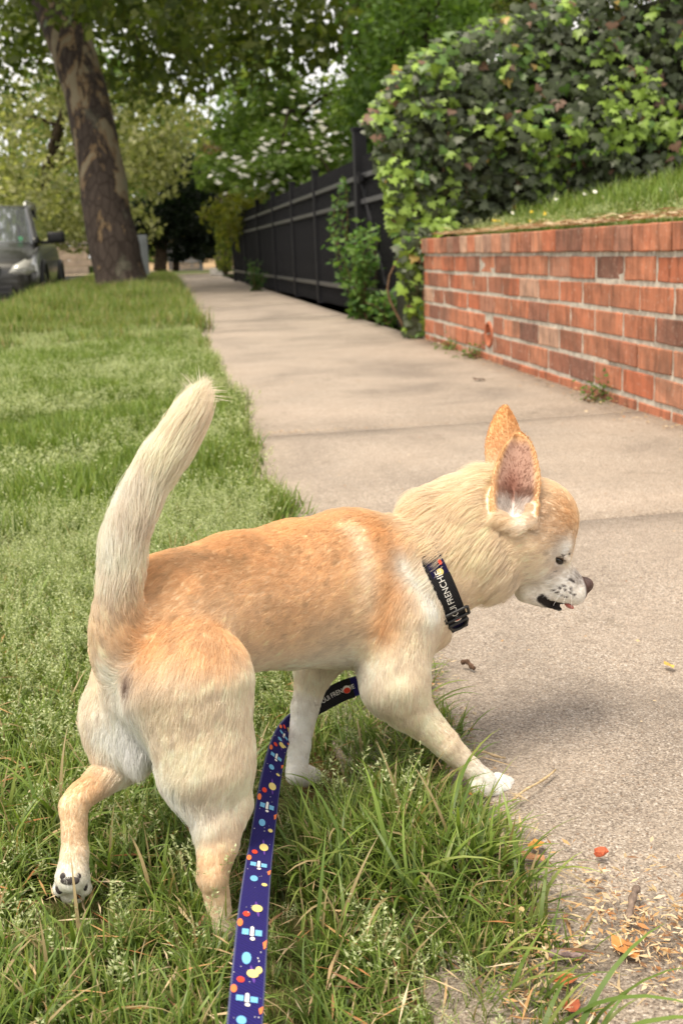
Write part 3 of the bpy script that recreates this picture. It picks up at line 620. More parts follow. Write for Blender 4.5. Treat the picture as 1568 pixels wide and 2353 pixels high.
body = link('body', me, m_paint, car, True); sd_ = body.modifiers.new('s', 'SUBSURF'); sd_.levels = 2; sd_.render_levels = 2
# cabin: roof, pillars and glass
gh = [(1.12, .78, 1.06), (1.95, .62, 1.60), (2.6, .63, 1.65), (3.6, .61, 1.60), (4.25, .66, 1.12)]
V = []
for y, w, z in gh: V += [(CXc-w, CYf+y, CZ+z-.04), (CXc-w*.8, CYf+y, CZ+z), (CXc, CYf+y, CZ+z+.025), (CXc+w*.8, CYf+y, CZ+z), (CXc+w, CYf+y, CZ+z-.04)]
F = [(i*5+j, i*5+j+1, (i+1)*5+j+1, (i+1)*5+j) for i in (1, 2) for j in range(4)]
rf = link('roof', poly_mesh('roof', V[5:20], [(i*5+j, i*5+j+1, (i+1)*5+j+1, (i+1)*5+j) for i in (0, 1) for j in range(4)]), m_paint, car, True); rf.modifiers.new('t', 'SOLIDIFY').thickness = .03
link('windscreen', poly_mesh('windscreen', V[:10], [(j, j+1, 5+j+1, 5+j) for j in range(4)]), m_glass, car, True)
link('rear_window', poly_mesh('rear_window', V[15:25], [(j, j+1, 5+j+1, 5+j) for j in range(4)]), m_glass, car, True)
for s in (-1, 1):
    q = lambda y, w, z: (CXc+s*w, CYf+y, CZ+z)
    link('side_window', poly_mesh('side_window', [q(1.22, .86, 1.06), q(1.95, .625, 1.55), q(3.6, .62, 1.55), q(4.2, .80, 1.1)], [(0, 1, 2, 3)]), m_glass, car)
    V, F = tube_np(catmull([q(1.05, .80, 1.04), q(1.5, .72, 1.33), q(1.95, .64, 1.57), q(2.4, .64, 1.61)], 14), .045, 8); link('pillar', poly_mesh('pillar', V, F), m_paint, car, True)
    V, F = tube_np([q(2.7, .68, 1.1), q(2.7, .63, 1.58)], .04, 6); link('pillar', poly_mesh('pillar', V, F), m_blkp, car, True)
    V, F = tube_np(catmull([q(1.98, .60, 1.61), q(2.15, .60, 1.68), q(3.3, .59, 1.70), q(3.6, .59, 1.62)], 14), .022, 8); link('roof_rail', poly_mesh('roof_rail', V, F), m_chrome, car, True)
    # mirror
    bm = bmesh.new(); box_bm(bm, (0, 0, 0), (.26, .11, .17), None, .04); mo = link('mirror', bm_mesh(bm, 'mirror'), m_blkp, car, True); mo.location = q(1.42, 1.07, 1.12); mo.matrix_parent_inverse = Matrix.Translation(-Vector(car.location))
    bm = bmesh.new(); box_bm(bm, (0, 0, 0), (.20, .05, .05), None, .012); a_ = link('mirror_arm', bm_mesh(bm, 'mirror_arm'), m_blkp, car); a_.location = q(1.40, .93, 1.055)
    # head lamp: a swept teardrop lens
    ol = [(.50, .64), (.62, .61), (.76, .60), (.86, .64), (.885, .74), (.84, .84), (.72, .82), (.58, .74)]
    dgr = bpy.context.evaluated_depsgraph_get(); be = body.evaluated_get(dgr)
    def onb(w, z, off):
        ok, hp, hn, fi = be.ray_cast(Vector((CXc+s*w, CYf-2, CZ+z)), Vector((0, 1, 0)))
        return (CXc+s*w, (hp.y if ok else CYf+.5)-off, CZ+z)
    cen = (sum(p[0] for p in ol)/8, sum(p[1] for p in ol)/8)
    V = [onb(w, z, .004) for w, z in ol]+[onb(cen[0]+(w-cen[0])*.75, cen[1]+(z-cen[1])*.75, .05) for w, z in ol]+[onb(*cen, .07)]
    F = [(i, (i+1) % 8, 8+(i+1) % 8, 8+i) for i in range(8)]+[(8+i, 8+(i+1) % 8, 16) for i in range(8)]
    hl = link('headlight', poly_mesh('headlight', V, F), m_lens, car, True)
    V = [onb(w, z, .075) for w, z in ((.60, .67), (.70, .645), (.78, .67), (.70, .70))]; link('reflector', poly_mesh('reflector', V, [(0, 1, 2, 3)]), m_chrome, hl)
    # wheels
    for y in (.92, 3.6):
        a = np.linspace(0, 2*math.pi, 33)[:-1]; prof = [(.20, .09), (.31, .115), (.355, .08), (.36, 0), (.355, -.08), (.31, -.115), (.20, -.09)]
        V = [q(y+math.cos(t)*r, .80+w, .355+math.sin(t)*r) for r, w in prof for t in a]; F = [(i*32+j, i*32+(j+1) % 32, (i+1)*32+(j+1) % 32, (i+1)*32+j) for i in range(6) for j in range(32)]
        wh = empty('wheel', q(y, .80, .355)); wh.parent = car; wh.matrix_parent_inverse = Matrix.Translation(-Vector(car.location))
        ty = link("tyre", poly_mesh("tyre", V, F), m_tyre, None, True); ty.parent = wh
        ty = [o for o in wh.children][0]; ty.matrix_parent_inverse = Matrix.Translation(-Vector(q(y, .80, .355)))
        V = [q(y+math.cos(t)*r, .80+w, .355+math.sin(t)*r) for r, w in ((.205, .07), (.10, .10), (.0, .10)) for t in a]; F = [(i*32+j, i*32+(j+1) % 32, (i+1)*32+(j+1) % 32, (i+1)*32+j) for i in range(2) for j in range(32)]
        rm = link('rim', poly_mesh('rim', V, F), m_chrome, None); rm.parent = wh; rm.matrix_parent_inverse = Matrix.Translation(-Vector(q(y, .80, .355)))
        # dark wheel arch
        aa = np.linspace(-.15, math.pi+.15, 20); V, F = tube_np([q(y+math.cos(t)*.41, .90, .36+math.sin(t)*.41) for t in aa], .035, 6); link('wheel_arch', poly_mesh('wheel_arch', V, F), m_blkp, car, True)
# grille, lower intake, plate, bumper strip
def cbox(name, x, y, z, sx, sy, sz, mat, bev=.006, par=None):
    bm = bmesh.new(); box_bm(bm, (CXc+x, CYf+y, CZ+z), (sx, sy, sz), None, bev); return link(name, bm_mesh(bm, name), mat, par or car)
g_ = cbox('grille', 0, -.01, .70, .78, .06, .17, m_blkp)
for i in range(3): cbox('grille_bar', 0, -.045, .64+.055*i, .76, .02, .014, m_paint, .003, g_)
for x in (-.30, -.18, -.06, .06, .18, .30): cbox('grille_bar', x, -.045, .70, .016, .02, .15, m_paint, .003, g_)
cbox('lower_intake', 0, .00, .38, 1.10, .10, .17, m_blkp, .02); cbox('intake_bar', 0, -.055, .37, 1.06, .02, .018, m_paint)
cbox('bumper_lip', 0, -.02, .26, 1.30, .10, .05, m_paint, .02); cbox('number_plate', 0, -.065, .53, .31, .012, .155, simple('plate', (.6, .6, .58), .5, .3, .05), .003)
cbox('windscreen_sticker', .58, 1.16, 1.12, .06, .004, .05, simple('sticker', (.12, .40, .20), .5, .3, .1), .001)
# ================================================================== the dog
PHI = math.radians(40)                         # heading: to the right and away
_cg = np.array([math.sin(YAW), math.cos(YAW), 0]); _rg = np.array([math.cos(YAW), -math.sin(YAW), 0])
DF = math.cos(PHI)*_rg+math.sin(PHI)*_cg       # forward along the spine
DL = np.array([-DF[1], DF[0], 0])              # to the dog's left
DZ = np.array([0, 0, 1.0])
DB = np.stack([DF, DL, DZ])                    # rows: local axes
PEL = at(350, 1440, .925); DO = np.array([PEL[0], PEL[1], 0.0])
def loc(p): return (np.asarray(p)-DO)@DB.T
def P(x, y, d): return loc(at(x, y, d))
def cv(r, u, f):
    """direction given as right / up / away from the viewer, in dog axes"""
    v = CR*r+CU*u+CF*f; v = v/np.linalg.norm(v); return v@DB.T

PR = []     # primitives: dict(a, ra, b, rb, k, flow, len, col, sq)
TAN = (.87, .65, .43); LTAN = (.90, .75, .56); CREAM = (.95, .84, .69); WHT = (.965, .935, .885); ORG = (.80, .53, .28)
def rc(a, ra, b=None, rb=None, k=.012, flow=(-1, 0, -.3), ln=.007, col=LTAN, sq=1.0, dens=1.0, lift=.28):
    a = np.asarray(a, float); b = a+1e-5 if b is None else np.asarray(b, float); rb = ra if rb is None else rb
    PR.append(dict(a=a, ra=ra, b=b, rb=rb, k=k, flow=np.asarray(flow, float), ln=ln, col=np.asarray(col, float), sq=sq, dens=dens, lift=lift))
BK = (-1, 0, -.18)
# trunk (squeezed a little from side to side)
rc(P(345, 1478, .915), .050, P(405, 1432, .932), .060, .010, BK, .0065, LTAN, .84)
rc(P(405, 1432, .932), .060, P(540, 1386, .98), .062, .010, BK, .0065, TAN, .84)
rc(P(540, 1386, .98), .062, P(680, 1364, 1.03), .068, .010, BK, .0065, TAN, .84)
rc(P(680, 1364, 1.03), .068, P(800, 1362, 1.07), .071, .010, BK, .007, TAN, .84)
rc(P(800, 1362, 1.07), .071, P(905, 1385, 1.10), .060, .012, BK, .008, LTAN, .86)
rc(P(790, 1262, 1.06), .032, P(885, 1262, 1.09), .030, .03, BK, .012, LTAN)           # withers
rc(P(905, 1400, 1.09), .045, P(965, 1400, 1.11), .036, .03, (-.5, 0, -1), .013, CREAM)  # forechest
# right hind leg
DN = (-.25, 0, -1)
rc(P(444, 1570, .885), .048, P(474, 1745, .885), .036, .016, (-.45, 0, -1), .009, CREAM)
rc(P(385, 1590, .885), .032, P(405, 1672, .882), .018, .015, (.2, .1, -1), .014, WHT, lift=.30)
rc(P(476, 1745, .885), .035, P(508, 1840, .89), .0235, .015, DN, .007, CREAM)
rc(P(508, 1845, .888), .0240, P(502, 1935, .876), .0152, 0.0035, DN, .006, LTAN)
rc(P(502, 1935, .876), .0152, P(490, 2005, .866), .0110, 0.0035, DN, .005, LTAN)
rc(P(486, 1940, .868), 0.0088, P(487, 2015, .862), 0.0104, 0.0035, DN, .005, CREAM)
rc(P(489, 2012, .866), 0.0104, P(509, 2120, .872), 0.0088, 0.0035, (0, 0, -1), .004, TAN)
rc(P(511, 2128, .874), 0.0092, P(530, 2146, .888), 0.0101, 0.0035, (.8, 0, -.5), .003, WHT)
for dx, dd in ((-13, -.006), (0, 0), (13, .005)):
    rc(P(530+dx, 2150, .889+dd), 0.0060, P(545+dx, 2160, .90+dd), 0.0053, 0.0035, (.8, 0, -.5), .003, WHT)
rc(P(455, 1795, .880), .0165, P(482, 1885, .873), .0120, .012, (.1, 0, -1), .009, CREAM, lift=.3)
# left hind leg, trailing with the sole turned back
rc(P(300, 1560, .952), .031, P(284, 1650, .95), .031, .02, (-.3, 0, -1), .009, LTAN)
rc(P(284, 1645, .95), .031, P(284, 1712, .945), .024, .02, (-.3, 0, -1), .014, WHT)
rc(P(300, 1740, .96), 0.0198, P(268, 1765, .94), 0.0149, 0.0040, (-.6, 0, -.8), .006, LTAN)
rc(P(268, 1765, .94), 0.0149, P(186, 1830, .912), 0.0106, 0.0040, (-.8, 0, -.5), .005, LTAN)
rc(P(186, 1826, .912), 0.0106, P(168, 1856, .906), 0.0097, 0.0040, DN, .004, LTAN)
rc(P(170, 1848, .906), 0.0108, P(172, 1960, .902), 0.0095, 0.0040, (0, 0, -1), .004, LTAN)
rc(P(172, 1960, .902), 0.0106, P(167, 2012, .900), 0.0135, 0.0040, (0, 0, -1), .004, WHT)
for px, py, dd in ((140, 2040, 0), (158, 2056, .010), (178, 2056, .010), (194, 2040, 0)):
    rc(P(px*.5+84, py-22, .905+dd), 0.0077, P(px, py, .905+dd), 0.0061, 0.0040, (0, 0, -1), .003, WHT)
rc(P(318, 1585, .912), .026, P(330, 1690, .918), .020, .018, (-.2, 0, -1), .014, WHT, lift=.3)        # soft rump between the thighs
# right fore leg, reaching forward
rc(P(905, 1440, 1.055), .043, P(905, 1570, 1.040), .030, .02, (-.35, 0, -1), .010, CREAM, .9)
rc(P(905, 1560, 1.040), .0285, P(935, 1622, 1.048), .0225, .015, (-.1, 0, -1), .008, CREAM)
rc(P(935, 1622, 1.048), 0.0202, P(1020, 1705, 1.060), 0.0131, 0.0040, (.6, 0, -1), .005, CREAM)
rc(P(1020, 1705, 1.060), 0.0131, P(1078, 1764, 1.070), 0.0099, 0.0040, (.6, 0, -1), .0045, CREAM)
rc(P(1078, 1764, 1.070), 0.0103, P(1110, 1795, 1.076), 0.0120, 0.0040, (.8, 0, -.7), .004, WHT)
for px, py, dd, ex in ((1092, 1806, -.014, 0), (1112, 1808, -.006, 6), (1132, 1802, .004, 8), (1142, 1790, .014, 4)):
    rc(P(px, py, 1.076+dd), .0070, P(px+20+ex, py+9, 1.084+dd), .0066, .0012, (.9, 0, -.3), .0022, WHT)
# left fore leg
rc(P(770, 1450, 1.115), .034, P(722, 1540, 1.112), .020, .02, (-.2, 0, -1), .008, CREAM)
rc(P(722, 1540, 1.112), 0.0170, P(700, 1625, 1.108), 0.0127, 0.0040, (0, 0, -1), .005, WHT)
rc(P(700, 1625, 1.108), 0.0127, P(687, 1712, 1.105), 0.0103, 0.0040, (0, 0, -1), .004, WHT)
rc(P(687, 1712, 1.105), 0.0109, P(681, 1768, 1.100), 0.0103, 0.0040, (0, 0, -1), .004, WHT)
for dx, dy, dd in ((-8, 4, -.012), (6, 0, -.003), (16, -4, .008)):
    rc(P(684+dx, 1778+dy, 1.104+dd), 0.0083, P(706+dx, 1786+dy, 1.118+dd), 0.0072, 0.0040, (.9, 0, -.3), .003, WHT)
# neck
NECKC = (.93, .79, .60); NK = cv(-.66, -.72, -.05); NKT = cv(-.93, -.22, -.05)
rc(P(925, 1325, 1.095), .051, P(1070, 1240, 1.115), .049, .016, NK, .019, NECKC, lift=.30)
rc(P(1000, 1188, 1.105), .027, P(1120, 1160, 1.12), .034, .02, NKT, .026, NECKC, lift=.30)
rc(P(1040, 1320, 1.10), .030, P(1125, 1300, 1.105), .030, .03, NK, .020, CREAM, lift=.30)
# head
HF = cv(.80, -.53, .28); HRT = cv(.33, 0, -.944); HRT = HRT-HF*(HRT@HF); HRT /= np.linalg.norm(HRT)
HU = np.cross(HF, HRT); HU = HU if HU[2] > 0 else -HU
SK = P(1212, 1203, 1.122)
def hd(f, u, r): return SK+HF*f+HU*u+HRT*r
HB = cv(-.8, .15, 0)
rc(SK, .0440, hd(.003, -.004, 0), .0440, .02, HB, .006, LTAN, lift=.22)
rc(hd(.008, .012, 0), .0360, None, None, .02, HB, .005, LTAN, lift=.2)           # forehead dome
for s in (1, -1):
    rc(hd(-.005, -.022, .018*s), .0250, hd(.022, -.034, .013*s), .018, .018, cv(-.8, -.3, 0), .007, CREAM, lift=.25)   # cheek
    rc(hd(.040, -.009, .019*s), .0095, hd(.030, -.004, .029*s), .0085, .010, HB, .004, LTAN, lift=.2)    # brow
MZ = (.90, .87, .825)
N0 = P(1338, 1347, 1.135)                                                          # nose leather
rc(P(1255, 1312, 1.128), .0235, P(1318, 1348, 1.132), .0140, .012, HB, .0035, MZ, lift=.2)
rc(P(1286, 1352, 1.125), .0125, P(1318, 1362, 1.128), .0105, .008, HB, .003, MZ, lift=.2)     # flews
rc(P(1285, 1356, 1.142), .0120, P(1316, 1364, 1.138), .0100, .008, HB, .003, MZ, lift=.2)
rc(P(1215, 1352, 1.125), .0150, P(1284, 1391, 1.132), .0062, .008, HB, .004, MZ, lift=.2)     # lower jaw
# tail
TP = [P(292, 1500, .895), P(276, 1410, .878), P(278, 1320, .870), P(288, 1240, .868), P(318, 1155, .868), P(362, 1075, .870), P(405, 1008, .873), P(436, 950, .876)]
TR = [.021, .0165, .0135, .0125, .012, .011, .0095, .006]
TP = catmull(TP, 22); TR = np.interp(np.linspace(0, 7, 22), range(8), TR); TLN = np.interp(np.linspace(0, 7, 22), [0, 1, 2, 4, 6, 7], [.009, .015, .021, .025, .029, .031])
TT = np.gradient(TP, axis=0)
for i in range(21):
    tc = np.array(LTAN)*(1-sstep(1, 6, i))+np.array(CREAM)*sstep(1, 6, i)
    rc(TP[i], TR[i], TP[i+1], TR[i+1], .006 if i > 2 else .014, TT[i], TLN[i], tc, dens=1.3, lift=.27)

for q in PR:
    q['flow'] = q['flow']/np.linalg.norm(q['flow'])

def d_rc(q, p):
    a, b = q['a'], q['b']
    if q['sq'] != 1.0:
        p = p.copy(); mid = a[1]; s = 1/q['sq']
        p[..., 1] = (p[..., 1]-mid)*s+mid; b = b.copy(); b[1] = (b[1]-mid)*s+mid
    ab = b-a; t = np.clip(((p-a)@ab)/(ab@ab), 0, 1)
    c = p-a-t[..., None]*ab
    return np.sqrt((c*c).sum(-1))-(q['ra']+(q['rb']-q['ra'])*t)
# ears: cupped leaf-shaped shells
class Ear:
    def __init__(s, base, tip, across, width, cup, th=.0028):
        s.o = base; ax = tip-base; s.L = np.linalg.norm(ax); s.a = ax/s.L
        b = np.asarray(across)-s.a*(np.asarray(across)@s.a); s.b = b/np.linalg.norm(b)
        s.n = np.cross(s.a, s.b); s.w = width; s.cup = cup; s.th = th
        s.c = (base+tip)/2; s.r = s.L*.75
    def uvw(s, p):
        q = p-s.o; return (q@s.a)/s.L, q@s.b, q@s.n
    def wid(s, t):
        t = np.clip(t, 0, 1); return s.w*np.sqrt(np.clip(1-t**2.4, 0, 1))*(0.86+.30*np.sin(math.pi*np.clip(t*1.0, 0, 1))) 
    def d(s, p):
        t, b, n = s.uvw(p); w = s.wid(t)+1e-4
        e = np.abs(n-s.cup*(np.clip(np.abs(b)/w, 0, 1.2)**2-.5)*(1-.5*np.clip(t, 0, 1)))-s.th*(1.2-.5*np.clip(t, 0, 1))
        f = (np.abs(b)-w)*.8; g = np.maximum(-t-.06, t-1)*s.L
        m1 = np.maximum(e, f); h = np.clip(.5+.5*(e-f)/.003, 0, 1)
        m1 = f*(1-h)+e*h+.003*h*(1-h)
        return np.maximum(m1, g)
RE = Ear(P(1176, 1190, 1.080), P(1194, 988, 1.096), cv(1, .06, -.02), .0225, .014)
LE = Ear(P(1163, 1100, 1.150), P(1158, 929, 1.156), cv(1, .05, .25), .0205, -.010)
if (RE.n@cv(0, 0, 1)) > 0: RE.cup = -RE.cup           # hollow turned to the right side
if (LE.n@cv(0, 0, 1)) > 0: LE.cup = -LE.cup

# ---- distance field on a grid, then a surface-nets mesh
allp = np.array([q['a'] for q in PR]+[q['b'] for q in PR]); rr = .085
G0 = np.array([allp[:, 0].min()-.03, allp[:, 1].min()-.07, -.02]); G1 = np.array([allp[:, 0].max()+.05, allp[:, 1].max()+.08, allp[:, 2].max()+.06])
G1 = np.maximum(G1, np.maximum(RE.o+RE.a*RE.L, LE.o+LE.a*LE.L)+.02)
HS = .0020
GN = np.ceil((G1-G0)/HS).astype(int)
FLD = np.full(GN, .06, np.float32)
AX = [G0[i]+HS*np.arange(GN[i]) for i in range(3)]
def smin(a, b, k):
    h = np.clip(.5+.5*(b-a)/k, 0, 1); return b*(1-h)+a*h-k*h*(1-h)
def paint(lo, hi, fn, op):
    i0 = np.maximum(((lo-G0)/HS).astype(int), 0); i1 = np.minimum(((hi-G0)/HS).astype(int)+2, GN)
    sl = tuple(slice(i0[i], i1[i]) for i in range(3))
    g = np.stack(np.meshgrid(AX[0][sl[0]], AX[1][sl[1]], AX[2][sl[2]], indexing='ij'), -1).astype(np.float32)
    FLD[sl] = op(FLD[sl], fn(g).astype(np.float32))
for q in PR:
    mg = max(q['ra'], q['rb'])+q['k']+.012
    paint(np.minimum(q['a'], q['b'])-mg, np.maximum(q['a'], q['b'])+mg, lambda g: d_rc(q, g), lambda o, n: smin(o, n, q['k']))
for E_ in (RE, LE):
    paint(np.minimum(E_.o, E_.o+E_.a*E_.L)-.045, np.maximum(E_.o, E_.o+E_.a*E_.L)+.045, lambda g: E_.d(g), lambda o, n: smin(o, n, .007))
def smax(a, b, k): return -smin(-a, -b, k)
def carve(a, ra, b, rb, k=.004):
    q = dict(a=np.asarray(a), b=np.asarray(b)+1e-6, ra=ra, rb=rb, sq=1.0); mg = max(ra, rb)+k+.01
    paint(np.minimum(q['a'], q['b'])-mg, np.maximum(q['a'], q['b'])+mg, lambda g: -d_rc(q, g), lambda o, n: smax(o, n, k))
def samp(p):
    p = np.atleast_2d(p); x = (p-G0)/HS; i = np.clip(np.floor(x).astype(int), 0, GN-2); f = x-i; o = 0
    for dx in (0, 1):
        for dy in (0, 1):
            for dz in (0, 1):
                w = (f[:, 0] if dx else 1-f[:, 0])*(f[:, 1] if dy else 1-f[:, 1])*(f[:, 2] if dz else 1-f[:, 2])
                o = o+w*FLD[i[:, 0]+dx, i[:, 1]+dy, i[:, 2]+dz]
    return o
def grad(p, e=.0025):
    g = np.stack([samp(p+np.eye(3)[i]*e)-samp(p-np.eye(3)[i]*e) for i in range(3)], -1)
    return g/(np.linalg.norm(g, axis=1, keepdims=True)+1e-9)
CAML = loc(CO)
def surf(x, y, d0=.75, d1=1.3):
    """where the body is met along a direction measured in the photograph"""
    ds = np.arange(d0, d1, .0008); pts = np.array([P(x, y, d) for d in (d0, d1)])
    pts = pts[0]+(pts[1]-pts[0])*((ds-d0)/(d1-d0))[:, None]
    v = samp(pts); i = np.argmax(v < 0)
    return pts[i] if v[i] < 0 else pts[int(np.argmin(v))]
# sockets, mouth and ear hollow
EYE_R = surf(1287, 1284); 
def mirror(p): return p-2*((p-SK)@HRT)*HRT
EYE_L = mirror(EYE_R)
for e_, s in ((EYE_R, 1), (EYE_L, -1)):
    carve(e_-HF*.004+HU*0, .0050, e_+HF*.004, .0042, .004)
for s in (1, -1):
    A = [surf(1246, 1377), surf(1272, 1389), surf(1302, 1393)]
    A = A if s == 1 else [mirror(x) for x in A]
    carve(A[0], .0015, A[1], .0042, .003); carve(A[1], .0042, A[2], .0036, .003)
for u_, v_, r_ in ((P(1160, 1198, 1.072), P(1190, 1212, 1.068), .0055), (P(1190, 1212, 1.068), P(1218, 1196, 1.070), .0055), (P(1218, 1196, 1.070), P(1224, 1165, 1.074), .005)):
    q = dict(a=u_, b=v_, ra=r_, rb=r_, sq=1.0); paint(np.minimum(u_, v_)-.015, np.maximum(u_, v_)+.015, lambda g: d_rc(q, g), lambda o, n: smin(o, n, .006))
carve(RE.o+RE.a*.030+RE.b*-.003-cv(0, 0, 1)*.004, .0085, RE.o+RE.a*.008-cv(0, 0, 1)*.002, .006, .006)

for s in (1, -1):                                     # heavy upper lids
    A = [EYE_R-HF*.0075+HU*.0016, EYE_R+HU*.0034+HRT*.0004, EYE_R+HF*.0075+HU*.0036]
    A = A if s == 1 else [mirror(x) for x in A]
    for u_, v_ in zip(A[:-1], A[1:]):
        q = dict(a=u_, b=v_, ra=.0034, rb=.0032, sq=1.0); paint(np.minimum(u_, v_)-.012, np.maximum(u_, v_)+.012, lambda g: d_rc(q, g), lambda o, n: smin(o, n, .003))
def surface_nets(S):
    s = S < 0
    c = np.zeros(tuple(np.array(S.shape)-1), np.uint8)
    for dx in (0, 1):
        for dy in (0, 1):
            for dz in (0, 1):
                c += s[dx:S.shape[0]-1+dx, dy:S.shape[1]-1+dy, dz:S.shape[2]-1+dz]
    act = (c > 0) & (c < 8)
    idx = np.full(act.shape, -1, np.int64); cells = np.argwhere(act); idx[act] = np.arange(len(cells))
    acc = np.zeros((len(cells), 3)); cnt = np.zeros(len(cells))
    cr = [(0, 0, 0), (1, 0, 0), (0, 1, 0), (1, 1, 0), (0, 0, 1), (1, 0, 1), (0, 1, 1), (1, 1, 1)]
    for i in range(8):
        for j in range(i+1, 8):
            if sum(abs(cr[i][k]-cr[j][k]) for k in range(3)) != 1: continue
            a = S[cells[:, 0]+cr[i][0], cells[:, 1]+cr[i][1], cells[:, 2]+cr[i][2]]; b = S[cells[:, 0]+cr[j][0], cells[:, 1]+cr[j][1], cells[:, 2]+cr[j][2]]
            m_ = (a < 0) != (b < 0); t = np.where(m_, a/(a-b+1e-20), 0)
            acc += np.where(m_[:, None], np.array(cr[i])+t[:, None]*(np.array(cr[j])-np.array(cr[i])), 0); cnt += m_
    V = G0+HS*(cells+acc/cnt[:, None])
    Q = []
    for ax in range(3):
        u, v = (ax+1) % 3, (ax+2) % 3
        n = np.array(S.shape); a = np.take(s, range(n[ax]-1), ax); b = np.take(s, range(1, n[ax]), ax)
        e = np.argwhere(a != b); e = e[(e[:, u] > 0) & (e[:, v] > 0) & (e[:, u] < n[u]-1) & (e[:, v] < n[v]-1)]
        fl = s[tuple(e.T)]
        def g(du, dv):
            k = e.copy(); k[:, u] -= du; k[:, v] -= dv; return idx[tuple(k.T)]
        q = np.stack([g(1, 1), g(0, 1), g(0, 0), g(1, 0)], 1)
        q[~fl] = q[~fl][:, ::-1]; Q.append(q)
    Q = np.concatenate(Q); Q = Q[(Q >= 0).all(1)]
    return V, Q
BV, BQ = surface_nets(FLD)
# relax twice, then keep the largest piece
for _ in range(2):
    s_ = np.zeros_like(BV); n_ = np.zeros(len(BV))
    for i in range(4):
        a, b = BQ[:, i], BQ[:, (i+1) % 4]
        np.add.at(s_, a, BV[b]); np.add.at(n_, a, 1); np.add.at(s_, b, BV[a]); np.add.at(n_, b, 1)
    BV = BV*.45+.55*s_/np.maximum(n_, 1)[:, None]

CA = cv(.90, .43, .05); CC0 = P(990, 1312, 1.098)                   # collar axis (towards the head) and middle
# ---- coat: colour, fur length and lie of the hair at any surface point
def near(p, q, r): return np.exp(-((p-q)**2).sum(-1)/(r*r))
def seg_d(p, A):
    d = np.full(len(p), 9.0)
    for a, b in zip(A[:-1], A[1:]):
        ab = b-a; t = np.clip(((p-a)@ab)/(ab@ab), 0, 1); d = np.minimum(d, np.linalg.norm(p-a-t[:, None]*ab, axis=1))
    return d
SPOTS = [surf(x, y) for x, y in ((1305, 1332), (1312, 1333), (1318, 1337), (1285, 1350), (1298, 1355), (1311, 1352), (1281, 1361), (1290, 1368), (1301, 1370), (1311, 1361), (1319, 1366), (1273, 1356), (1296, 1346))]
MOUTH = [surf(1242, 1374), surf(1258, 1386), surf(1282, 1392), surf(1302, 1388)]
STRIPE = [surf(x, y) for x, y in ((815, 1215), (838, 1260), (848, 1320), (862, 1390), (868, 1440), (850, 1490))]
SHOULDER_W = [surf(x, y) for x, y in ((935, 1300), (970, 1350), (990, 1395))]
RIDGE = [surf(x, y) for x, y in ((880, 1230), (905, 1290), (890, 1370), (880, 1440))]
PANTS = [surf(x, y) for x, y in ((285, 1560), (300, 1640), (330, 1740), (400, 1830), (440, 1880))]
BELLY = [P(600, 1585, .95), P(720, 1560, 1.0), P(840, 1545, 1.03)]
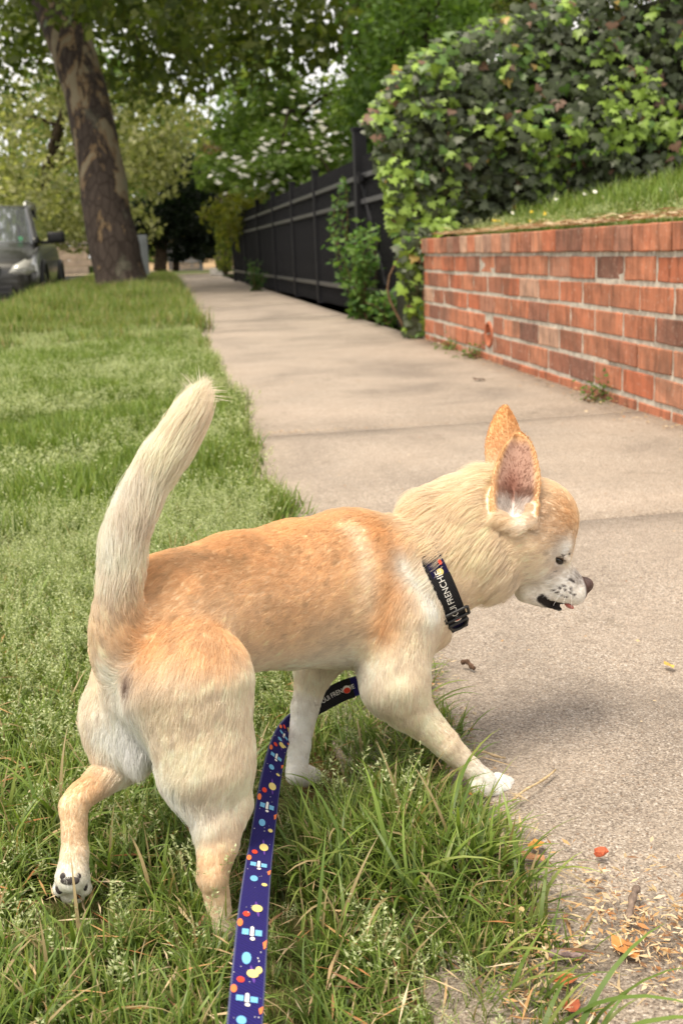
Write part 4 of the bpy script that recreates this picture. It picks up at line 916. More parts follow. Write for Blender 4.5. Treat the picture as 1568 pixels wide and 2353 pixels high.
def coat(p):
    n = len(p); ws = np.zeros(n); wc = np.zeros(n); col = np.zeros((n, 3)); fl = np.zeros((n, 3)); ln = np.zeros(n); lift = np.zeros(n)
    for q in PR:
        w = np.exp(-np.clip(d_rc(q, p)+.004, -.004, 1)/.006)+1e-9
        ws += w; w2 = np.exp(-np.clip(d_rc(q, p)+.004, -.004, 1)/.013)+1e-9; wc += w2; col += w2[:, None]*q['col']; fl += w[:, None]*q['flow']; ln += w*q['ln']; lift += w*q['lift']
    col /= wc[:, None]; ln /= ws; lift /= ws
    def blend(w, c):
        nonlocal col
        w = np.clip(w, 0, 1)[:, None]; col = col*(1-w)+np.asarray(c)*w
    nz = vnoise(p, 26, 3); nz2 = vnoise(p, 60, 5)
    nrm = grad(p)
    back = sstep(.1, .8, nrm[:, 2])*sstep(.15, .22, p[:, 2])*sstep(-.06, 0, p[:, 0])*(1-sstep(.24, .29, p[:, 0]))*(1-sstep(.30, .33, p[:, 2]))
    blend(back*.72*(1+.3*nz), ORG)
    low = (1-sstep(.09, .23, p[:, 2]+.035*nz))*(p[:, 0] < .28); blend(low*.75*(ln > .0055), (.95, .86, .72)); blend(np.clip(nz+.1, 0, 1)*.45*(np.abs((p-CC0)@CA-.03) < .05)*(np.linalg.norm(p-CC0, axis=1) < .11), LTAN)
    blend(np.exp(-(seg_d(p, BELLY)/.03)**2)*.7, WHT)
    blend(np.exp(-(seg_d(p, STRIPE)/(.011+.003*nz2))**2)*.8, CREAM)
    blend(np.exp(-(seg_d(p, RIDGE)/.015)**2)*.75, ORG)
    blend(np.exp(-(seg_d(p, SHOULDER_W)/.018)**2)*.85, WHT)
    blend(np.exp(-(seg_d(p, PANTS)/(.026+.008*nz))**2)*.95, WHT)
    blend(near(p, surf(250, 1690), .024), WHT)
    for x_, y_ in ((250, 1330), (262, 1250), (255, 1400), (290, 1165)): blend(near(p, P(x_, y_, .855), .020)*.5, WHT)
    blend(near(p, surf(345, 1480), .03)*.8, ORG); blend(near(p, surf(300, 1560), .007)*.8, (.16, .08, .06))
    blend(near(p, surf(190, 1790), .022)*.7, ORG); blend(near(p, surf(175, 1920), .020)*.6, TAN); blend(near(p, surf(498, 1970), .02)*.6, TAN)
    # head
    blend(near(p, surf(1305, 1180), .026)*.75, ORG); blend(near(p, surf(1290, 1240), .02)*.4, (.50, .33, .21))
    blend(near(p, surf(1250, 1180), .024)*.55, (.50, .36, .26)); blend(near(p, surf(1245, 1300), .02)*.5, CREAM)
    blend(near(p, surf(1300, 1260), .013)*.95, (.95, .93, .9)); blend(near(p, surf(1275, 1270), .008)*.8, (.88, .82, .75))
    blend(near(p, surf(1275, 1335), .026)*.8, (.90, .88, .85)); blend(near(p, surf(1160, 1330), .03)*.3, LTAN)
    ed = np.minimum(np.linalg.norm(p-EYE_R, axis=1), np.linalg.norm(p-EYE_L, axis=1)); blend(np.exp(-(ed/.0062)**4)*(((p-EYE_R)@HU < .0012) | (((p-EYE_L)@HU < .0012) & (ed > .02))), (.035, .022, .018))
    blend(1.0*(seg_d(p, [surf(1293, 1276), surf(1310, 1270)]) < .0010), (.05, .035, .03))
    blend(near(p, surf(1278, 1302), .011)*.35, (.45, .30, .2))
    md = np.minimum(seg_d(p, MOUTH), seg_d(p, [mirror(x) for x in MOUTH])); blend(1-sstep(.0044, .0062, md), (.018, .014, .014))
    for s_p in SPOTS: blend(1-sstep(.0011, .0020, np.linalg.norm(p-s_p, axis=1)), (.07, .05, .05))
    blend(1-sstep(.0008, .0016, np.linalg.norm(p-surf(1276, 1312), axis=1)), (.04, .03, .03))
    blend(near(p, surf(1328, 1330), .009)*.7, (.30, .26, .24)); blend(1-sstep(.0135, .0165, np.linalg.norm(p-N0, axis=1)), (.09, .055, .045))
    # ears
    inner = np.zeros(n)
    for E_ in (RE, LE):
        t, b, nn = E_.uvw(p); w = E_.wid(t)+1e-4
        on = (np.abs(E_.d(p)) < .004)*(t > .02)*(t < 1.02)
        side = sstep(-.2, .4, (nrm@E_.n)*np.sign(E_.cup))
        blend(on*(.75+.25*sstep(.3, .9, t)), (.70, .385, .165) if E_ is LE else (.70, .42, .20))
        blend(on*(1-sstep(.05, .42, t)), LTAN if E_ is LE else (.74, .50, .28))
        ins = on*side*(1-sstep(.62, .88, np.abs(b)/w))*(1-sstep(.80, .97, t)); inner = np.maximum(inner, ins)
        blend(ins*.9, (.40, .245, .20)); blend(ins*np.exp(-(((t-.38)/.18)**2+((b+.003)/.010)**2))*.75, (.22, .075, .05))
        blend(ins*(1-sstep(.12, .26, t)), (.70, .64, .60))
        a_ = E_.a; fl = np.where(on[:, None] > .5, a_*.8+nrm*.0+E_.b*np.where(b > 0, .4, -.4)[:, None], fl)
        ln = np.where(on > .5, np.where((ins > .3) & (t < .30), .009, .0030), ln)
    blend(near(p, surf(1195, 1195), .010)*.95, (.86, .80, .74)); blend(near(p, surf(1172, 1196), .007)*.8, LTAN)
    ln = np.where((ed < .0075) & ((p-EYE_R)@HU < .002), .0006, ln); ln = np.where(md < .0055, .0006, ln); ln = np.where(np.linalg.norm(p-N0, axis=1) < .0150, 0, ln)
    ln = ln*(1+1.0*np.exp(-(seg_d(p, PANTS[1:])/.024)**2)+.5*np.exp(-(seg_d(p, [surf(225, 1730), surf(290, 1765)])/.016)**2))
    cpos = (p-CC0)@CA; cdist = np.linalg.norm(p-CC0, axis=1)
    ln = np.where((cdist < .10) & (cpos < .010) & (cpos > -.0085) & (p[:, 2] < CC0[2]+.029), 0, ln); ln = np.where((cdist < .10) & (cpos >= .012) & (cpos < .05) & (p[:, 2] < CC0[2]+.024), np.minimum(ln, .0055), ln); ln = np.where((cdist < .10) & (cpos <= -.012) & (cpos > -.03), np.minimum(ln, .009), ln)
    ln = np.minimum(ln, np.where(p[:, 2] < .028, .0035, 1))
    fl = fl-nrm*(fl*nrm).sum(1, keepdims=True); fl /= np.linalg.norm(fl, axis=1, keepdims=True)+1e-9
    col = col*(1+.06*nz2[:, None]+.05*nz[:, None])
    return np.clip(col, .01, .95), fl, ln, lift, nrm, inner

WB = np.stack([DF, DL, DZ], 1)
def wor(p): return DO+p@WB.T
bcol = coat(BV)[0]
dog = empty('dog', DO, 'small cream and tan short-haired dog walking off the grass with its tail raised', 'dog')
b = NB('dog_skin', .75, .2); b.base(b.attr('col')); b.bump(b.noise(b.coord('Object'), 700, 3), .25, .001)
link('body', mesh_np('dog_body', wor(BV), BQ, {'col': bcol*.97}), b.m, dog, True)

# ---- fur: hair strands grown from the surface
tri = np.concatenate([BQ[:, [0, 1, 2]], BQ[:, [0, 2, 3]]])
ar = .5*np.linalg.norm(np.cross(BV[tri[:, 1]]-BV[tri[:, 0]], BV[tri[:, 2]]-BV[tri[:, 0]]), axis=1)
NH = 340000
ti = rng.choice(len(tri), NH, p=ar/ar.sum()); r1, r2 = np.sqrt(rng.random(NH)), rng.random(NH)
root = (1-r1)[:, None]*BV[tri[ti, 0]]+(r1*(1-r2))[:, None]*BV[tri[ti, 1]]+(r1*r2)[:, None]*BV[tri[ti, 2]]
col, fl, ln, lift, nrm, inner = coat(root)
keep = (ln > .0012) & ((inner < .4) | (ln > .006) | (rng.random(NH) < .35))
root, col, fl, ln, lift, nrm, inner = (x[keep] for x in (root, col, fl, ln, lift, nrm, inner)); n = len(root)
wob = np.stack([vnoise(root, 38, s) for s in (11, 12, 13)], 1)*.24+np.stack([vnoise(root, 110, s) for s in (21, 22, 23)], 1)*.20+rng.normal(0, .10, (n, 3))
wob *= np.clip(ln/.009-.2, .12, 1.1)[:, None]
dr = fl+wob; dr = dr-nrm*(dr*nrm).sum(1, keepdims=True); dr /= np.linalg.norm(dr, axis=1, keepdims=True)+1e-9
lf = np.clip(lift*(1+.5*vnoise(root, 70, 31)+rng.normal(0, .25, n)), .06, .8)[:, None]
d0 = dr*(1-lf)+nrm*(lf*1.25); d1 = dr+nrm*(lf*.25); d2 = dr*1.0-nrm*.10+np.array([0, 0, -.10])
for d_ in (d0, d1, d2): d_ /= np.linalg.norm(d_, axis=1, keepdims=True)
L_ = (ln*(.75+.5*rng.random(n)))[:, None]
pts = np.stack([root-nrm*.0008, root+d0*L_*.34, root+d0*L_*.34+d1*L_*.36, root+d0*L_*.34+d1*L_*.36+d2*L_*.36], 1)
# tips gather into small locks
ng = n//28; gi = rng.choice(n, ng, replace=False)
kd = KDTree(ng)
for i, g in enumerate(gi): kd.insert(root[g], i)
kd.balance()
ow = np.fromiter((kd.find(r)[1] for r in root), np.int64, n); g = gi[ow]
for k_, w in ((2, .16), (3, .38)):
    tgt = root*0.35+root[g]*.65+(pts[g, k_]-root[g])*(L_/np.maximum(L_[g], 1e-4))
    near_ = (np.linalg.norm(root-root[g], axis=1) < .006)[:, None]*((dr*dr[g]).sum(1) > .4)[:, None]
    pts[:, k_] = np.where(near_, pts[:, k_]*(1-w)+tgt*w, pts[:, k_])
hc = bpy.data.hair_curves.new('dog_fur')
hc.add_curves([4]*n)
hc.position_data.foreach_set('vector', wor(pts.reshape(-1, 3)).astype(np.float32).ravel())
ra = hc.attributes.get('radius') or hc.attributes.new('radius', 'FLOAT', 'POINT')
thick = np.where(ln > .012, .00016, .00014)*(.7+.6*rng.random(n))
ra.data.foreach_set('value', (thick[:, None]*np.array([1.0, .95, .7, .2])).astype(np.float32).ravel())
ca = hc.attributes.new('col', 'FLOAT_COLOR', 'CURVE')
lockv = rng.normal(0, .06, ng)[ow]+rng.normal(0, .07, n)
ca.data.foreach_set('color', np.concatenate([np.clip(col*(1+lockv[:, None]), .01, .96), np.ones((n, 1))], 1).astype(np.float32).ravel())
b = NB('dog_fur', .55, .22); c_at = b.attr('col'); b.base(c_at)
tr = b.n('ShaderNodeBsdfTranslucent'); b.l(c_at, tr.inputs[0]); mx = b.n('ShaderNodeMixShader'); mx.inputs[0].default_value = .48
b.l(b.p.outputs[0], mx.inputs[1]); b.l(tr.outputs[0], mx.inputs[2]); b.l(mx.outputs[0], b.out.inputs[0])
fo = bpy.data.objects.new('fur', hc); COL.objects.link(fo); hc.materials.append(b.m); fo.parent = dog
fo.matrix_parent_inverse = Matrix.Translation(-Vector(dog.location)); fo['kind'] = 'stuff'

# ---- eyes, nose, tongue, claws, pads, whiskers
def blob(name, c, ax, rad, mat, parent, seg=16):
    """ellipsoid with axes ax (3 rows) and radii, in dog axes"""
    bm = bmesh.new(); bmesh.ops.create_uvsphere(bm, u_segments=seg, v_segments=seg//2+2, radius=1)
    ax = np.asarray(ax); v = np.array([x.co[:] for x in bm.verts])*np.asarray(rad); w = wor(np.asarray(c)+v@ax)
    for x, q in zip(bm.verts, w): x.co = q
    return link(name, bm_mesh(bm, name), mat, parent, True)
m_eye = simple('dog_eye', (.012, .008, .006), .08, .6, .2)
HA = np.stack([HF, HRT, HU])
for e_, s in ((EYE_R, 1), (EYE_L, -1)):
    blob('eye', e_-HRT*s*.0046-HU*.0018, HA, (.0066, .0060, .0036), m_eye, dog)
bn = NB('nose_leather', .42, .45); vn = bn.voro(bn.coord('Object'), 900); bn.base(bn.ramp(vn, [(0, (.03, .018, .016)), (.6, (.10, .055, .045))])); bn.bump(vn, .4, .001)
bm = bmesh.new(); bmesh.ops.create_uvsphere(bm, u_segments=24, v_segments=16, radius=1)
v = np.array([x.co[:] for x in bm.verts])
v[:, 2] += .12*v[:, 0]; v[:, 1] *= 1+.25*v[:, 2]                      # wider at the top, leaning forward
for s in (1, -1):                                                     # nostrils
    dd = np.linalg.norm(v-np.array([.62, .62*s, -.22]), axis=1); v *= (1-.38*np.exp(-(dd/.26)**2))[:, None]
for x, q in zip(bm.verts, wor(N0+HF*-.001+(v*np.array([.0100, .0118, .0104]))@HA)): x.co = q
link('nose', bm_mesh(bm, 'nose'), bn.m, dog, True)
m_ton = simple('tongue', (.55, .17, .15), .35, .5, .15, 60)
blob('tongue', (surf(1302, 1387)+mirror(surf(1302, 1387)))/2+HF*.002+HRT*.004-HU*.0012, HA, (.0055, .0052, .0022), m_ton, dog)
m_claw = simple('claw', (.03, .027, .026), .35, .5, .3, 60)
def claw(tip_local, dirn, r=.0026, L=.012):
    pts_ = np.array([tip_local, tip_local+dirn*L*.5+np.array([0, 0, -.0008]), tip_local+dirn*L+np.array([0, 0, -.004])])
    V, F = tube_np(wor(pts_), [r, r*.8, r*.15], 8); link('claw', poly_mesh('claw', V, F), m_claw, dog, True)
cd = np.array([.75, 0, -.66])
for px, py, d_ in ((1137, 1820, 1.076), (1160, 1814, 1.090), (1165, 1802, 1.099), (1112, 1818, 1.066)): claw(P(px, py, d_), cd)
for px, py, d_ in ((702, 1793, 1.108), (716, 1790, 1.117), (726, 1786, 1.126)): claw(P(px, py, d_), cd)
for px, py, d_ in ((536, 2160, .895), (549, 2160, .901), (560, 2160, .906)): claw(P(px, py, d_), cd)
m_pad = simple('paw_pad', (.045, .038, .038), .6, .3, .35, 90, bump=.3)
back_n = cv(0, -.25, -1); up_ = cv(0, 1, 0); rt_ = cv(1, 0, 0)
PA = np.stack([rt_, back_n, up_])
def pad(px, py, rx, rz, th=.0035):
    p_ = surf(px, py, .8, 1.0); blob('paw_pad', p_+back_n*-.0006, PA, (rx, th, rz), m_pad, dog, 14)
pad(161, 2024, .0080, .0036, .0022); pad(146, 2014, .0030, .0030, .002); pad(178, 2014, .0030, .0030, .002)
pad(137, 2040, .0036, .0052, .0025); pad(178, 2052, .0040, .0050, .0025); pad(196, 2036, .0020, .0040, .002)
m_wh = simple('whisker', (.85, .82, .78), .4, .4, .05)
for i, (x, y, dx, dy) in enumerate(((1285, 1352, -60, 40), (1292, 1362, -45, 42), (1300, 1366, -25, 45), (1280, 1358, -70, 20), (1310, 1362, -8, 40), (1296, 1347, -48, 60))):
    p0 = surf(x, y); p1 = p0+cv(dx/60, -dy/60, -.8)*.022
    mid = (p0+p1)/2+np.array([0, 0, .002])
    V, F = tube_np(wor(catmull([p0, mid, p1], 6)), np.linspace(.00022, .00005, 6), 5, False); link('whisker', poly_mesh('whisker', V, F), m_wh, dog, True)

# ================================================================== collar and leash
cu = cv(-.42, .9, 0); cu = cu-CA*(cu@CA); cu /= np.linalg.norm(cu); cw = np.cross(CA, cu)
TH = np.linspace(0, 2*math.pi, 97)
CP = []
for th in TH[:-1]:
    dvec = cu*math.cos(th)+cw*math.sin(th); rs = np.arange(.02, .11, .0005); v = samp(CC0+rs[:, None]*dvec)
    i = np.argmax(v > 0) if (v > 0).any() else len(rs)-1; CP.append(min(rs[i], .072))
CP = np.array(CP)
for _ in range(8): CP = .5*CP+.25*(np.roll(CP, 1)+np.roll(CP, -1))
CP = np.append(CP, CP[0])+.0034-.0065*np.clip(np.cos(TH)*1.6-.2, 0, 1)
CLOOP = np.array([CC0+(cu*math.cos(t)+cw*math.sin(t))*r for t, r in zip(TH, CP)])
cl_s = np.concatenate([[0], np.cumsum(np.linalg.norm(np.diff(CLOOP, axis=0), axis=1))]); CLEN = cl_s[-1]
CW = .0200
def con(s, t, off=0.0):
    """point on the collar: s along the band (m), t across it, off outwards"""
    s = np.mod(s, CLEN); i = np.clip(np.searchsorted(cl_s, s)-1, 0, 95); f = (s-cl_s[i])/(cl_s[i+1]-cl_s[i])
    c = CLOOP[i]*(1-f)[..., None]+CLOOP[i+1]*f[..., None]
    out = c-CC0; out = out/np.linalg.norm(out, axis=-1, keepdims=True)
    return c+CA*np.asarray(t)[..., None]+out*np.asarray(off)[..., None]
collar = empty('dog_collar', wor(CLOOP.mean(0)), 'black and navy printed dog collar with white lettering round the dog\'s neck', 'collar')
def weave(name, c1, c2, sc=1400):
    b = NB(name, .85, .2); co_ = b.geo_pos()
    wv = b.n('ShaderNodeTexWave', wave_type='BANDS', bands_direction='DIAGONAL'); wv.inputs['Scale'].default_value = sc/6; wv.inputs['Distortion'].default_value = 1.5; b.l(co_, wv.inputs[0])
    nz = b.noise(co_, 240, 4); b.base(b.mix(wv.outputs['Fac'], b.mix(nz, c1, tuple(x*.7 for x in c1)), c2)); b.bump(wv.outputs['Fac'], .25, .0008); return b.m
m_navy = weave('leash_webbing', (.012, .010, .085), (.022, .016, .145)); m_dnv = weave('collar_webbing', (.007, .006, .032), (.012, .010, .055)); m_blk = weave('black_webbing', (.012, .012, .014), (.022, .021, .024))
def band(s0, s1, t0, t1, off, th, n=80):
    s = np.linspace(s0, s1, n); V = []; F = []
    for tt, oo in ((t0, off), (t1, off), (t1, off+th), (t0, off+th)):
        V.append(wor(con(s, np.full(n, tt), np.full(n, oo))))
    V = np.stack(V, 1).reshape(-1, 3)
    for i in range(n-1):
        for j in range(4): F.append((i*4+j, i*4+(j+1) % 4, (i+1)*4+(j+1) % 4, (i+1)*4+j))
    F += [(3, 2, 1, 0), tuple((n-1)*4+j for j in range(4))]
    return poly_mesh('band', V, F)
def s_of(x, y):
    """position along the band nearest to a place in the photograph"""
    p = wor(CLOOP); d = (p-CO)@CF; px = 784+FPX*((p-CO)@CR)/d; py = 1176-FPX*((p-CO)@CU)/d
    c = (px-x)**2+(py-y)**2+((d > d.mean())*1e5); return cl_s[int(np.argmin(c))]
S1, S2 = s_of(1008, 1325), s_of(1035, 1420)
sg = 1 if ((S2-S1+CLEN) % CLEN) < CLEN/2 else -1                      # direction that runs down the near side
link('strap', band(0, CLEN, -CW/2, CW/2, -.001, .0022, 140), m_dnv, collar)
link('sleeve', band(S1, S1+sg*.058, -CW/2-.0004, CW/2+.0004, .0012, .0012, 40), m_blk, collar)
link('edge_binding', band(0, CLEN, -CW/2-.0006, -CW/2+.003, .0002, .0014, 140), m_blk, collar)
def print_text(txt, height, s0, tmid, mat, parent, mapper, flip=1, squeeze=1.0):
    cu_ = bpy.data.curves.new('lettering', 'FONT'); cu_.body = txt; cu_.size = 1.0; cu_.resolution_u = 3
    to = bpy.data.objects.new('lettering_tmp', cu_); COL.objects.link(to)
    dg = bpy.context.evaluated_depsgraph_get(); me = bpy.data.meshes.new_from_object(to.evaluated_get(dg))
    bpy.data.objects.remove(to); bpy.data.curves.remove(cu_)
    v = np.array([x.co[:] for x in me.vertices]); v[:, 1] -= .35
    v *= height/.70; v[:, 0] *= squeeze
    w = mapper(s0+flip*v[:, 0], tmid+v[:, 1])
    for x, q in zip(me.vertices, w): x.co = q
    return link('lettering', me, mat, parent)
m_print = simple('white_print', (.82, .80, .76), .7, .2, .06)
# lettering reads from the ring end up towards the neck
S_up = s_of(1035, 1412)
up_sign = -sg
tdir = 1.0
print_text('OUI FRENCHIE', .0064, S_up, .0005, m_print, collar, lambda s, t: wor(con(s, t*(-1.0 if up_sign < 0 else 1.0)*tdir, np.full(len(s), .0030))), up_sign, .88)
def patch(parent, name, pts_st, mat, mapper):
    s = np.array([p[0] for p in pts_st]); t = np.array([p[1] for p in pts_st]); V = mapper(s, t)
    return link(name, poly_mesh(name, V, [tuple(range(len(V)))]), mat, parent)
def disc(s0, t0, rs, rt, n=14, rot=0.0):
    a = np.arange(n)*2*math.pi/n; x, y = rs*np.cos(a), rt*np.sin(a)
    return [(s0+p*math.cos(rot)-q*math.sin(rot), t0+p*math.sin(rot)+q*math.cos(rot)) for p, q in zip(x, y)]
m_yel = simple('yellow_print', (.75, .62, .22), .7, .2, .06); m_red = simple('red_print', (.70, .06, .03), .7, .2, .06)
m_orp = simple('orange_print', (.80, .20, .06), .7, .2, .06); m_blu = simple('blue_print', (.17, .45, .72), .7, .2, .06); m_pur = simple('purple_print', (.12, .05, .30), .7, .2, .06)
cm = lambda s, t: wor(con(s, t, np.full(len(s), .0018)))
SP = s_of(1000, 1300)
patch(collar, 'printed_planet', disc(SP+sg*.0065, .002, .0034, .0034), m_yel, cm); patch(collar, 'printed_star', disc(SP-sg*.002, .006, .0028, .0016), m_red, cm)
# sliding buckle and D-ring
m_pl = simple('black_plastic', (.018, .018, .019), .32, .5, .2, 40)
SB = s_of(1037, 1402)
def bar(s, t0, t1, off, r):
    t = np.linspace(t0, t1, 8); V, F = tube_np(wor(con(np.full(8, s), t, np.full(8, off))), r, 8); return V, F
def join(parts):
    V, F, o = [], [], 0
    for v, f in parts:
        V.append(np.asarray(v)); F += [tuple(np.array(q)+o) for q in f]; o += len(v)
    return np.concatenate(V), F
sl = []
for ss in (0, sg*.0095): sl.append(bar(SB+ss, -CW/2-.003, CW/2+.003, .0042, .0016))
for t_ in (-CW/2-.003, CW/2+.003):
    s = np.linspace(SB, SB+sg*.0095, 8); sl.append(tube_np(wor(con(s, np.full(8, t_), np.full(8, .0042))), .0016, 8))
V, F = join(sl); link('slide_buckle', poly_mesh('slide_buckle', V, F), m_pl, collar, True)
SRG = s_of(1042, 1420)+sg*.004
a = np.linspace(-.15, math.pi+.15, 22); ringp = [con(np.array([SRG+sg*.0005]), np.array([-CW/2+.001]), np.array([.003]))[0]]
c_ = con(np.array([SRG]), np.array([0.0]), np.array([.003]))[0]; dn = con(np.array([SRG+sg*.01]), np.array([0.0]), np.array([.003]))[0]-c_; dn /= np.linalg.norm(dn)
RG = np.array([c_-CA*math.cos(x)*.0098+dn*math.sin(x)*.0135 for x in np.linspace(0, math.pi, 20)]+[c_+CA*.0098*(1-2*k/8) for k in range(1, 9)])
V, F = tube_np(wor(RG), .0017, 8, False); link('leash_ring', poly_mesh('leash_ring', V, F), m_pl, collar, True)
# small round badge on the sleeve
for t_, m_ in ((disc(S_up+sg*.0055, .0005, .0042, .0042, 18), m_print), (disc(S_up+sg*.0050, .0005, .0026, .0036, 12), m_red)):
    patch(collar, 'printed_badge', t_, m_, (lambda s, t: wor(con(s, t, np.full(len(s), .0029)))) if m_ is m_print else (lambda s, t: wor(con(s, t, np.full(len(s), .0032)))))

LPX = [(905, 1528, 1.120), (880, 1548, 1.130), (850, 1565, 1.135), (790, 1585, 1.137), (738, 1612, 1.142), (695, 1640, 1.142), (660, 1672, 1.115), (638, 1720, 1.07), (622, 1790, 1.02), (610, 1870, .955), (600, 1943, .895), (593, 1993, .835), (583, 2085, .735), (574, 2200, .665), (562, 2352, .615), (548, 2520, .57), (530, 2760, .51), (500, 3050, .44)]
LC = catmull([at(*p) for p in LPX], 260)
lt = np.gradient(LC, axis=0); lt /= np.linalg.norm(lt, axis=1, keepdims=True)
ls = np.concatenate([[0], np.cumsum(np.linalg.norm(np.diff(LC, axis=0), axis=1))])
# width direction: the flat side faces the viewer; under the belly it hangs upright, on the bend it is turned away
u_ = np.linspace(0, 1, 260)
view = LC-CO; view /= np.linalg.norm(view, axis=1, keepdims=True)
wd = np.cross(lt, view); wd /= np.linalg.norm(wd, axis=1, keepdims=True); wd *= np.sign((wd@CR)[-1])
for i in range(258, -1, -1):
    if wd[i]@wd[i+1] < 0: wd[i] *= -1
bend = np.interp(u_, [0, .2, .30, .36, .42, .50, .60, 1], [.1, .15, .75, .95, .75, .5, .22, .1])     # twist
wd = wd*np.cos(bend)[:, None]+view*np.sin(bend)[:, None]; wd -= lt*(wd*lt).sum(1, keepdims=True); wd /= np.linalg.norm(wd, axis=1, keepdims=True)
nd = np.cross(lt, wd); nd *= np.sign((nd*-view).sum(1).mean())
LW = .0186
def lea(s, t, off):
    s = np.clip(s, 0, ls[-1]-1e-6); i = np.clip(np.searchsorted(ls, s)-1, 0, 258); f = ((s-ls[i])/(ls[i+1]-ls[i]))[:, None]
    mixr = lambda A: A[i]*(1-f)+A[i+1]*f
    return mixr(LC)+mixr(wd)*t[:, None]+mixr(nd)*off[:, None]
leash = empty('dog_leash', LC[200], 'navy blue leash printed with planets and satellites trailing beneath the dog', 'leash')
V = []; n = 260
for tt, oo in ((-LW/2, -.001), (LW/2, -.001), (LW/2, .001), (-LW/2, .001)): V.append(lea(ls, np.full(n, tt), np.full(n, oo)))
V = np.stack(V, 1).reshape(-1, 3); F = []
for i in range(n-1):
    for j in range(4): F.append((i*4+j, i*4+(j+1) % 4, (i+1)*4+(j+1) % 4, (i+1)*4+j))
F += [(3, 2, 1, 0), tuple((n-1)*4+j for j in range(4))]
link('strap', poly_mesh('leash_strap', V, F), m_navy, leash)
m_fuzz = weave('webbing_edge', (.07, .075, .16), (.10, .11, .2))
for sd_ in (-1, 1):
    V, F = tube_np(lea(ls, np.full(n, sd_*LW/2), np.zeros(n)), .0011, 6); link('edge_binding', poly_mesh('edge_binding', V, F), m_fuzz, leash, True)
s_sl0 = ls[int(np.argmin(np.linalg.norm(LC-at(800, 1580, 1.137), axis=1)))]
# black sleeve with lettering near the collar end
def lband(s0, s1, off, th, nn=30):
    s = np.linspace(s0, s1, nn); V = np.stack([lea(s, np.full(nn, tt), np.full(nn, oo)) for tt, oo in ((-LW/2-.0012, off), (LW/2+.0012, off), (LW/2+.0012, off+th), (-LW/2-.0012, off+th))], 1).reshape(-1, 3); F = []
    for i in range(nn-1):
        for j in range(4): F.append((i*4+j, i*4+(j+1) % 4, (i+1)*4+(j+1) % 4, (i+1)*4+j))
    F += [(3, 2, 1, 0), tuple((nn-1)*4+j for j in range(4))]; return poly_mesh('band', V, F)
link('sleeve', lband(s_sl0-.004, s_sl0+.045, .0011, .001), m_blk, leash)
lm = lambda s, t: lea(s, t, np.full(len(s), .0030)); lm2 = lambda s, t: lea(s, t, np.full(len(s), .0034))
sgn_w = 1.0 if (np.cross(lt[60], wd[60])@nd[60]) > 0 else -1.0
print_text('OUI OUI FRENCHIE', .0050, s_sl0+.044, .001, m_print, leash, lambda s, t: lm(s, -t*sgn_w), -1, .82)
patch(leash, 'printed_badge', disc(s_sl0+.002, 0, .0042, .0042, 18), m_print, lm); patch(leash, 'printed_badge', disc(s_sl0+.002, .001, .0036, .0030, 14), m_red, lm2)
# printed planets, satellites and stars, repeated along the webbing
lp = lambda s, t: lea(s, t, np.full(len(s), .0014)); lp2 = lambda s, t: lea(s, t, np.full(len(s), .0017))
SATY = [1690, 1740, 1855, 1990, 2146, 2298, 2450, 2600]               # where satellites sit along the leash
_d = (LC-CO)@CF; _py = 1176-FPX*((LC-CO)@CU)/_d
sat_s = np.interp(SATY, _py[95:], ls[95:])
for k, c in enumerate(sat_s):
    REP = (sat_s[min(k+1, len(sat_s)-1)]-sat_s[max(k-1, 0)])/(2 if 0 < k < len(sat_s)-1 else 1)
    zz = max(1.0, REP/.0432)
    lp = lambda s, t: lea(c+(s-c)*zz, t, np.full(len(s), .0014)); lp2 = lambda s, t: lea(c+(s-c)*zz, t, np.full(len(s), .0017))
    sat = []
    for dx in (-.0042, .0042):
        patch(leash, 'printed_solar_panel', [(c-.0016, dx-.0022), (c+.0016, dx-.0022), (c+.0016, dx+.0022), (c-.0016, dx+.0022)], m_blu, lp)
    patch(leash, 'printed_satellite', [(c-.0026, -.0011), (c+.0022, -.0012), (c+.0022, .0012), (c-.0026, .0011), (c-.0032, 0)], m_print, lp2)
    patch(leash, 'printed_satellite', disc(c+.0034, .0006, .0009, .0016, 10), m_print, lp)
    patch(leash, 'printed_planet', disc(c+.0125, -.0022, .0025, .0029), m_blu, lp)
    patch(leash, 'printed_planet', disc(c+.0165, .0058, .0013, .0021), m_yel, lp)
    patch(leash, 'printed_planet', disc(c-.0155, .0022, .0027, .0037), m_yel, lp2)
    patch(leash, 'printed_ring', disc(c-.0155, .0022, .0058, .0011, 18, .25), m_pur, lp)
    patch(leash, 'printed_planet', disc(c-.0110, -.0046, .0018, .0024), m_red, lp)
    patch(leash, 'printed_planet', disc(c-.0050, -.0082, .0024, .0019), m_orp, lp)
    patch(leash, 'printed_rocket', [(c+.0048, .0072), (c+.0030, .0098), (c+.0068, .0094), (c+.0080, .0080)], m_orp, lp)
    rs = random.Random(k)
    for q in range(9):
        r_ = rs.uniform(.00018, .00038); patch(leash, 'printed_star', disc(c+rs.uniform(-.02, .02), rs.uniform(-.009, .009), r_, r_, 5), m_print, lp)
